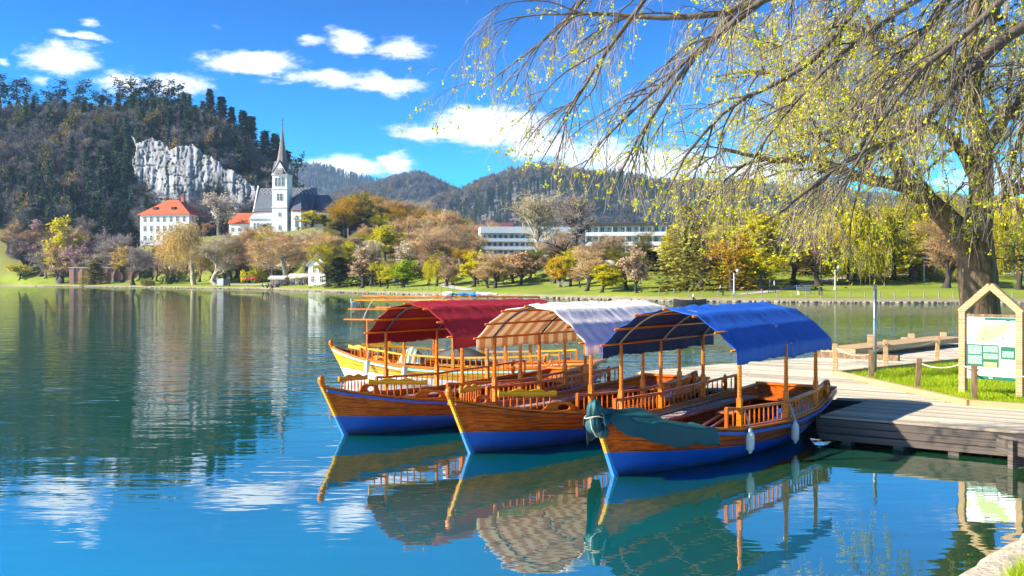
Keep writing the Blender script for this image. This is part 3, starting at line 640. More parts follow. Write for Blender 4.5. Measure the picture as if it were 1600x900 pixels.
def fill(px, top, w, D, kind, col, group, where):
    for _ in range(4): D = max(D, float(shoreY((px - 800) / FPX * D)) + 9)
    lm = [t for q, t in LM if q <= max(px, 0)][-1]; lab = '%s tree %s, %s' % (CW[col], where, lm); k = SEEN.get(lab, 0); SEEN[lab] = k + 1
    if k: lab = '%s %s tree %s, %s' % (['', 'narrower', 'farther', 'paler', 'fuller', 'thinner', 'shorter', 'taller', 'rearmost'][min(k, 8)], CW[col], where, lm)
    tree('park_tree', kind, col, 'grey' if col in ('cream', 'greyt') else 'dark', px, None, top, w, D, lab, 'tree', group)
BK = ['bare0', 'bare1', 'bare2', 'bud0', 'bare1', 'tall0', 'multi0']
for i in range(46):                                   # the low wooded rise right of the church
    px = 512 + 262 * ((i * .618) % 1); D = rng.uniform(315, 425)
    topy = np.interp(px, [515, 560, 620, 680, 770], [312, 304, 310, 324, 348]) + rng.uniform(-5, 26)
    fill(px, topy, rng.uniform(40, 62), D, BK[i % 7], ['orange', 'gold', 'cream', 'olive', 'gold', 'rust', 'yellow'][i % 7], 'trees on the low rise behind the park', 'on the rise')
for i in range(44):                                   # the middle of the park, in front of the rise and the hotels
    px = 505 + 480 * ((i * .618) % 1); D = rng.uniform(215, 300)
    topy = np.interp(px, [505, 560, 700, 742, 985], [372, 352, 352, 396, 402]) + rng.uniform(-4, 18) + (300 - D) * .10
    fill(px, topy, rng.uniform(42, 66), D, BK[(i * 3) % 7], ['brown', 'orange', 'yellow', 'gold', 'brown', 'olive', 'orange', 'cream'][i % 8], 'trees in the middle of the park', 'in the park')
for i in range(34):                                   # nearer row along the park shore
    px = 565 + 440 * ((i * .618) % 1); X0 = (px - 800) / FPX * 190; D = float(shoreY(X0)) + rng.uniform(12, 48)
    fill(px, rng.uniform(384, 420), rng.uniform(36, 62), D, BK[(i * 2) % 7] if i % 3 else 'leafy%d' % (i % 3), ['brown', 'olive', 'rust', 'yellow', 'orange', 'yellow', 'gold'][i % 7], 'trees along the park shore', 'near the park shore')
for i in range(18):                                   # just below the church terrace
    px = 388 + 140 * ((i * .618) % 1); fill(px, rng.uniform(352, 366), rng.uniform(26, 40), rng.uniform(334, 350), BK[(i * 3) % 7], ['orange', 'rust', 'olive', 'yellow', 'orange', 'gold', 'brown'][i % 7], 'trees at the foot of the church terrace', 'under the terrace')
for i in range(28):                                   # far left shore
    px = 215 * ((i * .618) % 1) - 6; D = rng.uniform(395, 436)
    fill(px, rng.uniform(356, 400), rng.uniform(36, 58), D, BK[(i * 3) % 7], ['purple', 'pink', 'brown', 'greyt', 'orange', 'olive', 'cream'][i % 7], 'trees on the far left shore', 'on the left shore')
for i in range(26):                                   # lower slope below the church
    px = 335 + 200 * ((i * .618) % 1); D = float(np.interp(px, [335, 420, 535], [318, 298, 275])) + rng.uniform(0, 34)
    fill(px, float(np.interp(px, [335, 392, 410, 440, 535], [378, 374, 362, 357, 358])) + rng.uniform(-2, 22), rng.uniform(36, 60), D, BK[(i * 5) % 7], ['orange', 'rust', 'gold', 'orange', 'brown', 'yellow', 'cream'][i % 7], 'trees on the lower slope below the church', 'on the lower slope')
for i in range(40):                                   # left shore under the hill and the church terrace
    px = -10 + 510 * ((i * .618) % 1); X0 = (px - 800) / FPX; D = 0
    D = float(np.interp(px, [-10, 120, 250, 350, 500], [455, 420, 378, 340, 300])) + rng.uniform(-14, 16)
    topy = np.interp(px, [-10, 60, 140, 205, 215, 300, 380, 400, 470, 500], [352, 350, 352, 370, 388, 386, 376, 378, 380, 378]) + rng.uniform(-2, 26)
    fill(px, topy, rng.uniform(40, 60), D, BK[(i * 2) % 7], ['purple', 'brown', 'greyt', 'pink', 'orange', 'straw', 'cream'][i % 7], 'trees under the hill on the left shore', 'on the slope')
for i in range(36):                                   # belt of budding trees along the back of the right-hand lawn
    px = 1055 + 570 * ((i * .618) % 1); D = rng.uniform(136, 190)
    fill(px, rng.uniform(322, 392), rng.uniform(60, 100), D, ['leafy0', 'bud0', 'leafy1', 'bud0', 'willow1', 'bare1', 'yew0'][i % 7] if i % 5 else 'yew0', ['yellow', 'olive', 'yellow', 'gold', 'yellow', 'rust', 'olive'][i % 7], 'trees along the back of the right-hand lawn', 'at the lawn edge')
for i, (px, topy, w) in enumerate([(1065, 345, 60), (1010, 360, 40), (1160, 330, 80), (1210, 335, 70), (1270, 325, 80), (1330, 318, 90), (1390, 316, 80), (1450, 310, 90), (1510, 312, 80), (1570, 308, 90), (1110, 335, 70), (1620, 310, 80), (960, 366, 50)]):
    fill(px, topy, w, 215 + 9 * (i % 4), BK[i % 7], ['brown', 'olive', 'rust', 'olive'][i % 4], 'trees behind the right-hand lawn', 'behind the lawn')
# skyline pines
PINX = sorted([3, 22, 40, 92, 75, 130, 118, 190, 203, 218, 232, 245, 262, 276, 150, 168, 290, 55]); PINORD = {p: i + 1 for i, p in enumerate(PINX)}
for i, (px, top, w) in enumerate([(3, 116, 26), (22, 121, 30), (40, 122, 22), (92, 125, 30), (75, 140, 22), (130, 122, 24), (118, 138, 20), (190, 122, 28), (203, 120, 24), (218, 121, 30), (232, 124, 22), (245, 122, 26), (262, 124, 26), (276, 130, 26), (150, 140, 18), (168, 138, 18), (290, 142, 24), (55, 144, 18)]):
    D = 556 + 6 * (i % 4)
    tree('skyline_pine', 'pine%d' % (i % 3), 'pine', 'red', px, None, top, w, D, 'tall dark pine on the hill skyline, %s from the left' % nth(PINORD[px]), 'tree', 'pines on the hill skyline')
for i, (px, top, w) in enumerate([(328, 140, 24), (346, 152, 24), (380, 174, 30), (392, 182, 26), (414, 205, 30), (430, 210, 26), (362, 168, 22), (448, 236, 24)]):
    tree('slope_fir', 'conifer%d' % (i % 2), 'pine', 'dark', px, None, top, w, 552, 'dark fir on the hill shoulder, %s from the left' % nth(sorted([328, 346, 380, 392, 414, 430, 362, 448]).index(px) + 1), 'tree', 'firs on the hill shoulder')
tree('lone_pine', 'pine1', 'pine', 'red', 461, None, 240, 26, 470, 'lone dark pine just right of the church spire')

# ------------------------------------------------------------------ forest masses (too many to count): instanced trees on real slopes
HID = bpy.data.collections.new('forest_sources')
for s in range(3): addproto('fbare%d' % s, proto_bare(80 + s, limbs=10, dense=.9, twig_r=.045), 10)
addproto('fbud', proto_bare(84, limbs=9, dense=.8, leaf=(4, .4, .16), trunkfrac=.25, twig_r=.04), 10); addproto('fcon0', proto_conifer(86, n=26, per=9), 10); addproto('fcon1', proto_conifer(87, w=.17, n=26, per=8), 10)
def fsrc(name, key, crown, bark, mats=None):
    tr = PROTO[key][5]; (tv, tf), (cv, cf) = tr
    me = np_mesh(name, np.concatenate([tv, cv]), np.concatenate([tf, cf + len(tv)]))
    me.materials.append(BARKS[bark]); me.materials.append(crown)
    mi = np.zeros(len(me.polygons), dtype=np.int32); mi[len(tf):] = 1; me.polygons.foreach_set('material_index', mi)
    o = bpy.data.objects.new(name, me); HID.objects.link(o)
def fmat(n, c, c2): return pm(n, c, c2, scale=.5, rough=.9, island=.4, objrand=.7, transl=.1, contrast=.5, spec=.15)
fb = fmat('forest_twigs', (.235, .24, .245), (.115, .125, .13)); fo = fmat('forest_olive', (.34, .28, .09), (.20, .17, .06)); fg = fmat('forest_green', (.085, .135, .075), (.045, .080, .050))
fsrc('a_bare', 'fbare0', fb, 'grey'); fsrc('b_bare', 'fbare1', fb, 'grey'); fsrc('c_bare', 'fbare2', fb, 'dark'); fsrc('d_bare', 'fbare1', fmat('forest_grey', (.34, .29, .27), (.2, .17, .16)), 'grey'); fsrc('e_bud', 'fbud', fo, 'dark'); fsrc('f_conifer', 'fcon0', fg, 'dark'); fsrc('g_conifer', 'fcon1', fg, 'dark')
def scatter_group():
    g = bpy.data.node_groups.new('scatter', 'GeometryNodeTree')
    g.interface.new_socket('Geometry', in_out='INPUT', socket_type='NodeSocketGeometry'); g.interface.new_socket('Geometry', in_out='OUTPUT', socket_type='NodeSocketGeometry')
    n = g.nodes; l = g.links
    i = n.new('NodeGroupInput'); o = n.new('NodeGroupOutput'); ip = n.new('GeometryNodeInstanceOnPoints')
    ci = n.new('GeometryNodeCollectionInfo'); ci.inputs['Collection'].default_value = HID; ci.inputs['Separate Children'].default_value = True; ci.inputs['Reset Children'].default_value = True
    def na(name, t):
        a = n.new('GeometryNodeInputNamedAttribute'); a.data_type = t; a.inputs['Name'].default_value = name; return a.outputs['Attribute']
    l.new(i.outputs[0], ip.inputs['Points']); l.new(ci.outputs[0], ip.inputs['Instance']); ip.inputs['Pick Instance'].default_value = True
    l.new(na('vi', 'INT'), ip.inputs['Instance Index']); l.new(na('sc', 'FLOAT_VECTOR'), ip.inputs['Scale']); l.new(na('rt', 'FLOAT_VECTOR'), ip.inputs['Rotation'])
    l.new(ip.outputs[0], o.inputs[0]); return g
SG = scatter_group()
def forest(name, P, vi, sc, rng, label):
    me = bpy.data.meshes.new(name); me.vertices.add(len(P)); me.vertices.foreach_set('co', np.ascontiguousarray(P, dtype=np.float32).ravel())
    a = me.attributes.new('vi', 'INT', 'POINT'); a.data.foreach_set('value', vi.astype(np.int32))
    s = np.stack([sc * rng.uniform(.85, 1.25, len(P)), sc * rng.uniform(.85, 1.25, len(P)), sc], 1).astype(np.float32)
    a = me.attributes.new('sc', 'FLOAT_VECTOR', 'POINT'); a.data.foreach_set('vector', s.ravel())
    r = np.zeros((len(P), 3), np.float32); r[:, 2] = rng.uniform(0, 6.28, len(P))
    a = me.attributes.new('rt', 'FLOAT_VECTOR', 'POINT'); a.data.foreach_set('vector', r.ravel())
    o = ob(name, me); m = o.modifiers.new('scatter', 'NODES'); m.node_group = SG
    return tag(o, label, None, None, 'stuff')
rng = np.random.default_rng(8)
n = 9800
x = rng.uniform(-620, -80, n); y = rng.uniform(398, 575, n)
pxp = 800 + FPX * x / y
z = ground_z(x, y)
pyp = HOR - FPX * (z - CAMH) / y; pyt = HOR - FPX * (z + 13 - CAMH) / y
keep = (pxp > -900) & (pxp < 520) & (z > np.where(pxp < -10, 1.2, 15)) & (y > shoreY(x) + 12)
cl = ((pxp > 212) & (pxp < 402) & (y < 505) & (y > 405)) & (inpoly(pxp, pyp) | inpoly(pxp, pyt) | inpoly(pxp, (pyp + pyt) / 2))
cl &= rng.uniform(size=n) > .24
hs_ = (pxp > 205) & (pxp < 420) & (y < 445)
keep &= ~cl & ~(hs_ & (rng.uniform(size=n) > .25))
x, y, z = x[keep], y[keep], z[keep]; n = len(x)
con = fbm(x / 45, y / 45, 71) + rng.normal(0, .10, n)
vi = np.where(con > .17, rng.integers(5, 7, n), np.where(rng.uniform(size=n) < .16, 4, rng.integers(0, 4, n)))
sc = rng.uniform(1.0, 1.75, n) * np.where(vi >= 5, 1.25, 1.0) * np.where(y > 530, .62, 1)
forest('hillside_wood', np.stack([x, y, z - .3], 1), vi, sc, rng, 'dense bare and evergreen wood covering the steep left hill')
def slope_points(g, n, rng, d0):
    xx, yy, zz = g; ny, nx = xx.shape
    u = rng.uniform(0, nx - 1.001, n); v = rng.uniform(ny * .12, ny * .86, n); i = u.astype(int); j = v.astype(int); fu = u - i; fv = v - j
    def s(a): return (a[j, i] * (1 - fu) + a[j, i + 1] * fu) * (1 - fv) + (a[j + 1, i] * (1 - fu) + a[j + 1, i + 1] * fu) * fv
    return s(xx), s(yy), s(zz)
for g, n, s0, lab in ((mR, 9000, 1.45, 'mixed bare and fir wood covering the mountain behind the hotel'), (mM, 4200, 1.6, 'mixed wood covering the rounded mountain left of the hotel'), (mF, 5200, 2.2, 'dark fir wood covering the farthest blue ridge')):
    x, y, z = slope_points(g, n, rng, 0); k = np.abs(800 + FPX * x / y - 800) < 900; x, y, z = x[k], y[k], z[k]; n = len(x)
    con = fbm(x / 170, y / 170, 91) + rng.normal(0, .07, n)
    vi = np.where(con > .02, rng.integers(5, 7, n), rng.integers(0, 5, n))
    forest('mountain_wood', np.stack([x, y, z - 1], 1), vi, rng.uniform(.75, 1.25, n) * s0, rng, lab)
# ------------------------------------------------------------------ rowing boats (local x runs from stem to stern, +y is the far side)
SU = np.linspace(0, 1, 34)
sg = lambda u: -.42 + 7.62 * u
sk = lambda u: .16 + 6.52 * u
def Gz(s): return np.interp(s, [-.45, 0, .5, 1, 2, 3.7, 5.2, 6.3, 7.3], [.90, .79, .70, .62, .51, .46, .51, .58, .68])
def Bw(s): return np.interp(s, [-.42, -.2, 0, .3, .6, 1, 1.5, 2.1, 2.9, 3.7, 4.5, 5.3, 6.2, 7.2], [.035, .16, .29, .46, .61, .78, .95, 1.09, 1.17, 1.20, 1.19, 1.13, .98, .78])
def Kz(u): return np.interp(u, [0, .04, .1, .7, .8, .9, 1], [-.12, -.2, -.24, -.24, -.16, .04, .32])
def Pz(u): return np.interp(u, [0, .25, .55, .75, .85, .95, 1], [.36, .27, .19, .19, .24, .36, .46])
def section(u):
    s = float(sg(u)); B = float(Bw(s)); G = float(Gz(s)); k = float(Kz(u))
    t = np.linspace(0, 1, 60)[:, None]
    P0, P1, P2, P3 = np.array([0, k]), np.array([.70 * B, k]), np.array([.86 * B, k + .42 * (G - k)]), np.array([B, G])
    c = (1 - t) ** 3 * P0 + 3 * (1 - t) ** 2 * t * P1 + 3 * (1 - t) * t * t * P2 + t ** 3 * P3
    return c, k, G
def xat(u, z, k, G): return sk(u) + (sg(u) - sk(u)) * np.clip((z - k) / (G - k), 0, 1)
def loft(rows):
    n = len(rows); m = len(rows[0]); V = [p for r in rows for p in r]
    return V, [(i * m + j, (i + 1) * m + j, (i + 1) * m + j + 1, i * m + j + 1) for i in range(n - 1) for j in range(m - 1)]
def hull_meshes():
    up, lo, inn = {1: [], -1: []}, {1: [], -1: []}, {1: [], -1: []}
    for u in SU:
        c, k, G = section(u); pz = min(float(Pz(u)), G - .05)
        ti = int(np.argmax(c[:, 1] >= pz)); ti = max(ti, 1)
        fr = (pz - c[ti - 1, 1]) / (c[ti, 1] - c[ti - 1, 1] + 1e-9); pb = c[ti - 1] * (1 - fr) + c[ti] * fr
        a = np.linspace(0, ti - 1, 6).astype(int); b = np.linspace(ti, 59, 6).astype(int)
        lowp = [c[i] for i in a] + [pb]; upp = [pb] + [c[i] for i in b]
        for s in (1, -1):
            lo[s].append([(xat(u, q[1], k, G), s * q[0], q[1]) for q in lowp])
            up[s].append([(xat(u, q[1], k, G), s * q[0], q[1]) for q in upp])
            ip = [q for q in c if q[1] > max(.09, k + .03)]; ip = [ip[i] for i in np.linspace(0, len(ip) - 1, 6).astype(int)]
            inn[s].append([(min(xat(u, q[1], k, G), 7.05), s * max(q[0] - .045, .0), q[1] - .002) for q in ip])
    res = []
    for d in (up, lo, inn):
        m = MB()
        for s in (1, -1): m.add(*loft(d[s]))
        res.append(m)
    return res
HU, HL, HI = hull_meshes()
BM = {'hull': HU.mesh('hull', True), 'bottom': HL.mesh('bottom', True), 'lining': HI.mesh('lining', True)}
def seam_mesh(fr):
    m = MB()
    for sd in (1, -1):
        P = []
        for u in np.linspace(.03, .985, 40):
            c, k, G = section(u); pz = min(float(Pz(u)), G - .05); z = pz + (G - pz) * fr; i = int(np.argmax(c[:, 1] >= z)); P.append((xat(u, c[i][1], k, G), sd * (c[i][0] + .001), c[i][1]))
        m.tube(P, .0045, 4)
    return m.mesh('plank_seam')
SEAMS = [seam_mesh(f) for f in (.02, .36, .68)]
SEAMC = pm('dark_seam', (.10, .03, .012), (.05, .018, .01), rough=.7)
def strip(offw, offz, wd, ht, name, s0=-.40, s1=7.19, n=44):
    m = MB()
    for sd in (1, -1):
        rows = []
        for s in np.linspace(s0, s1, n):
            B = float(Bw(s)) + offw; z = float(Gz(s)) + offz; B = max(B, .03)
            rows.append([(s, sd * (B + a * wd / 2), z + b * ht / 2) for a, b in ((-1, -1), (1, -1), (1, 1), (-1, 1), (-1, -1))])
        V, F = loft(rows); m.add(V, F); k = len(m.v)
        m.f.append(tuple(k - 5 + i for i in range(4))); m.f.append(tuple(k - 5 * n + i for i in range(4)))
    return m.mesh(name)
BM['gunwale'] = strip(-.03, .016, .11, .03, 'gunwale'); BM['rub'] = strip(.022, -.045, .035, .05, 'rub_rail')
m = MB(); c, k, G = section(1.0)
pts = [(xat(1, q[1], k, G), q[0], q[1]) for q in c[::6]] + [(xat(1, c[-1][1], k, G), c[-1][0], c[-1][1])]
ring = [(x, -y, z) for x, y, z in pts[::-1]] + pts[1:]
V = ring + [(x - .05, y * .98, z) for x, y, z in ring]; n = len(ring)
m.add(V, [tuple(range(n)), tuple(range(n, 2 * n))[::-1]] + [(i, i + 1, n + i + 1, n + i) for i in range(n - 1)] + [(n - 1, 0, n, 2 * n - 1)])
BM['transom'] = m.mesh('transom')
m = MB(); m.box((7.16, 0, .70), (.12, 1.62, .045)); BM['transom_cap'] = m.mesh('transom_cap')
def stemprofile(z0, z1, extra):
    m = MB(); rows = []
    for z in np.linspace(z0, z1, 8):
        f = np.clip((z + .12) / (.90 + .12), 0, 1.1); x = .16 + (-.42 - .16) * f
        w = .045
        rows.append([(x - extra, -w * .6, z), (x - extra, w * .6, z), (x + .1, w, z), (x + .1, -w, z), (x - extra, -w * .6, z)])
    m.add(*loft(rows)); b = len(m.v); m.f.append((b - 5, b - 4, b - 3, b - 2)); return m
BM['stem_up'] = stemprofile(.36, .93, .05).mesh('stem'); BM['stem_lo'] = stemprofile(-.15, .36, .055).mesh('stem_foot')
m = MB(); m.tube([(-.40, 0, .88), (-.44, 0, .94), (-.47, 0, 1.0), (-.47, 0, 1.06), (-.44, 0, 1.10)], [.045, .05, .066, .06, .02], 10); BM['knob'] = m.mesh('stem_knob', True)
def floor_board(i, n=9):
    y0 = -.84 + 1.68 * i / n; y1 = y0 + 1.68 / n - .012; m = MB(); yc = max(abs(y0), abs(y1))
    ss = [s for s in np.linspace(1.1, 6.3, 60) if Bw(s) * .62 * min(1, (s / 2.4) ** .7) * min(1, ((7.4 - s) / 1.6)) > yc]
    if len(ss) < 2: return None
    m.box(((ss[0] + ss[-1]) / 2, (y0 + y1) / 2, .115), (ss[-1] - ss[0], y1 - y0, .03)); return m.mesh('floor_board')
FLOOR = [q for q in (floor_board(i) for i in range(9)) if q]
UNIT = MB().box((0, 0, 0), (1, 1, 1)).mesh('unit')
BAL = MB().tube([(0, 0, 0), (0, 0, .05), (0, 0, .13), (0, 0, .22), (0, 0, .27)], [.011, .011, .017, .012, .011], 6).mesh('baluster', True)
POST = MB().box((0, 0, .25), (.075, .075, .5)).tube([(0, 0, .48), (0, 0, .52), (0, 0, 1.27)], [.045, .036, .030], 8).mesh('post')
def unitbar(name, a, b, w, h, mat, parent):
    """a straight timber between two points, one shared box mesh"""
    a, b = Vector(a), Vector(b); d = b - a
    o = ob(name, UNIT, mat, parent, (a + b) / 2, (0, 0, 0), (d.length, w, h))
    o.rotation_euler = d.to_track_quat('X', 'Z').to_euler(); return o
APEX, EAVE = 2.33, 1.73
def arch(w, HW=1.12):
    return EAVE + (APEX - EAVE) * (1 - (abs(w) / HW) ** 2.2)
def canopy_mesh(seed, s0, s1, HW=1.14, val=.20, sag=.03, wr=.022, scallop=0.0):
    rng = np.random.default_rng(seed); ns = 72
    knots = [-1.12, -.86, -.50, 0, .50, .86, 1.12]
    prof = []
    for a, b in zip(knots[:-1], knots[1:]):
        for j in range(5):
            f = j / 5; w = a + (b - a) * f; z = arch(a) * (1 - f) + arch(b) * f - sag * 4 * f * (1 - f) * .6; prof.append((w, z + .046, 0))
    prof.append((1.12, arch(1.12) + .046, 0))
    prof = [(-1.165, EAVE - val, 1), (-1.16, EAVE - val * .66, .8), (-1.16, EAVE - val * .33, .4), (-1.158, EAVE - .012, 0), (-1.135, EAVE + .035, 0)] + prof[1:-1] + [(1.135, EAVE + .035, 0), (1.158, EAVE - .012, 0), (1.16, EAVE - val * .33, .4), (1.16, EAVE - val * .66, .8), (1.165, EAVE - val, 1)]
    S = np.linspace(s0, s1, ns); rows = []
    for i, s in enumerate(S):
        row = []
        for j, (w, z, hang) in enumerate(prof):
            nz = float(fbm(np.array([s * 3.1]), np.array([w * 1.1 + seed]), seed, 3)[0]); fold = float(fbm(np.array([s * 9.0]), np.array([w * .45 + seed]), seed + 5, 2)[0])
            cre = abs(float(fbm(np.array([s * 2.6 + w * .8]), np.array([w * .9 - s * .3 + seed]), seed + 11, 3)[0])); dz = nz * wr * 2.0 + fold * wr * 1.1 - max(0, .05 - cre) * .45
            end = smooth(0, .5, s - s0) * smooth(0, .5, s1 - s); zz = z + dz - .012 * (1 - end)
            ww = w + (fold * .07 + nz * .035) * hang
            ss = s + (.035 * nz * (1 if i in (0, ns - 1) else 0))
            if hang == 1: zz += .012 * math.sin(s * 2.1 + seed) + nz * .03 - (scallop * abs(math.sin(s * 5.2)))
            row.append((ss, ww, zz))
        rows.append(row)
    me = MB().add(*loft(rows)).mesh('canopy', True)
    if sum(p.normal.z for p in me.polygons) < 0: me.flip_normals()
    return me
def striped(name, ca, cb, per, rough=.85, transl=.5, tr=None):
    m = pm(name, ca, None, scale=5, rough=rough, transl=transl, bump=.45, bscale=5, stretch=(2.2, .5, 1)); t = m.node_tree; N = t.nodes; L = t.links
    mixn = [n for n in N if n.type == 'MIX_RGB'][0]; tc = [n for n in N if n.type == 'TEX_COORD'][0]
    sp = N.new('ShaderNodeSeparateXYZ'); L.new(tc.outputs['Object'], sp.inputs[0])
    q = N.new('ShaderNodeMath'); q.operation = 'PINGPONG'; q.inputs[1].default_value = per; L.new(sp.outputs[0], q.inputs[0])
    g = N.new('ShaderNodeMath'); g.operation = 'GREATER_THAN'; g.inputs[1].default_value = per * .5; L.new(q.outputs[0], g.inputs[0])
    st = N.new('ShaderNodeMixRGB'); st.inputs[1].default_value = rgba(ca); st.inputs[2].default_value = rgba(cb); L.new(g.outputs[0], st.inputs[0])
    for n in [n for n in N if n.type == 'BSDF_PRINCIPLED']: L.new(st.outputs[0], n.inputs['Base Color'])
    for n in [n for n in N if n.type == 'BSDF_TRANSLUCENT']: L.new(st.outputs[0], n.inputs[0])
    return m
FAB_RED = pm('red_canvas', (.42, .006, .022), (.30, .005, .016), scale=3, rough=.75, transl=.18, bump=.5, bscale=5, stretch=(2.2, .5, 1))
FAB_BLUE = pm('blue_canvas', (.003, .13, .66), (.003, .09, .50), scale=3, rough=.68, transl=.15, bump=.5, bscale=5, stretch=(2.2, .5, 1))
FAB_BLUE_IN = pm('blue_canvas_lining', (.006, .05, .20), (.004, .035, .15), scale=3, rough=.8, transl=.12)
FAB_RED_IN = pm('red_canvas_lining', (.30, .008, .02), (.22, .006, .016), scale=3, rough=.8, transl=.22)
FAB_WHITE = striped('white_striped_canvas', (.97, .95, .90), (.88, .87, .86), .17, .85, .3)
FAB_WHITE_IN = striped('orange_striped_lining', (.90, .70, .42), (.72, .34, .14), .17)
TARP = pm('teal_tarpaulin', (.002, .085, .10), (.002, .05, .06), scale=2, rough=.6, bump=.1, bscale=14)
BOWS = pm('painted_blue_bow', (.02, .10, .22), (.02, .07, .16), scale=4, rough=.4)
FENDER = pm('fender_plastic', (.80, .80, .76), (.66, .66, .62), scale=9, rough=.45)
SEATP = striped('slatted_seat', (.50, .13, .02), (.20, .06, .02), .045, .3, .01)
PATT = pm('woven_seat_pad', (.62, .60, .66), (.24, .10, .07), scale=26, rough=.6, contrast=.2)
FEND = MB().lathe([(.0, -.26), (.025, -.255), (.03, -.22), (.062, -.19), (.066, -.02), (.058, .04), (.03, .08), (.026, .12)], 10).mesh('fender', True)
def back_board():
    """wavy carved back board of the bow bench"""
    ts = np.linspace(0, 1, 25); m = MB()
    top = [.055 + .035 * math.sin(math.pi * t) + .018 * math.cos(6 * math.pi * t) for t in ts]; L = 1.15
    V = [(L * (t - .5), yy, zz) for t, tp in zip(ts, top) for yy, zz in ((-.014, -.02), (-.014, tp), (.014, tp), (.014, -.02))]
    F = []
    for i in range(24):
        a = 4 * i; b = a + 4
        F += [(a, a + 1, b + 1, b), (a + 1, a + 2, b + 2, b + 1), (a + 2, a + 3, b + 3, b + 2), (a + 3, a, b, b + 3)]
    m.add(V, F + [(0, 3, 2, 1), (96, 97, 98, 99)]); return m.mesh('back_board')
BACKB = back_board()
def knee():
    """scroll-cut side board with an oval hole"""
    m = MB(); out = [(-.55, 0), (.55, 0), (.50, .04), (.40, .13), (.28, .19), (-.10, .215), (-.32, .17), (-.45, .06)]
    k = len(out) * 4; O = []
    for i in range(len(out)):
        a, b = out[i], out[(i + 1) % len(out)]
        for j in range(4): O.append((a[0] + (b[0] - a[0]) * j / 4, a[1] + (b[1] - a[1]) * j / 4))
    ang = [math.atan2(z - .095, (x - .08) * .5) for x, z in O]
    I = [(.08 + .17 * math.cos(a), .095 + .062 * math.sin(a)) for a in ang]
    V = [(x, y, z) for y in (-.015, .015) for L in (O, I) for x, z in L]
    F = []
    for i in range(k):
        j = (i + 1) % k
        F += [(i, j, k + j, k + i), (2 * k + i, 3 * k + i, 3 * k + j, 2 * k + j), (i, 2 * k + i, 2 * k + j, j), (k + i, k + j, 3 * k + j, 3 * k + i)]
    m.add(V, F); return m.mesh('side_board')
KNEE = knee()
HOOK = MB().tube([(0, 0, 0), (.0, 0, .1), (-.03, 0, .19), (.02, 0, .27), (.11, 0, .29), (.15, 0, .22)], [.03, .034, .036, .034, .03, .016], 8).tube([(0, 0, .04), (.10, 0, .05), (.17, 0, .11), (.19, 0, .16)], [.03, .03, .028, .02], 8).mesh('oarlock', True)
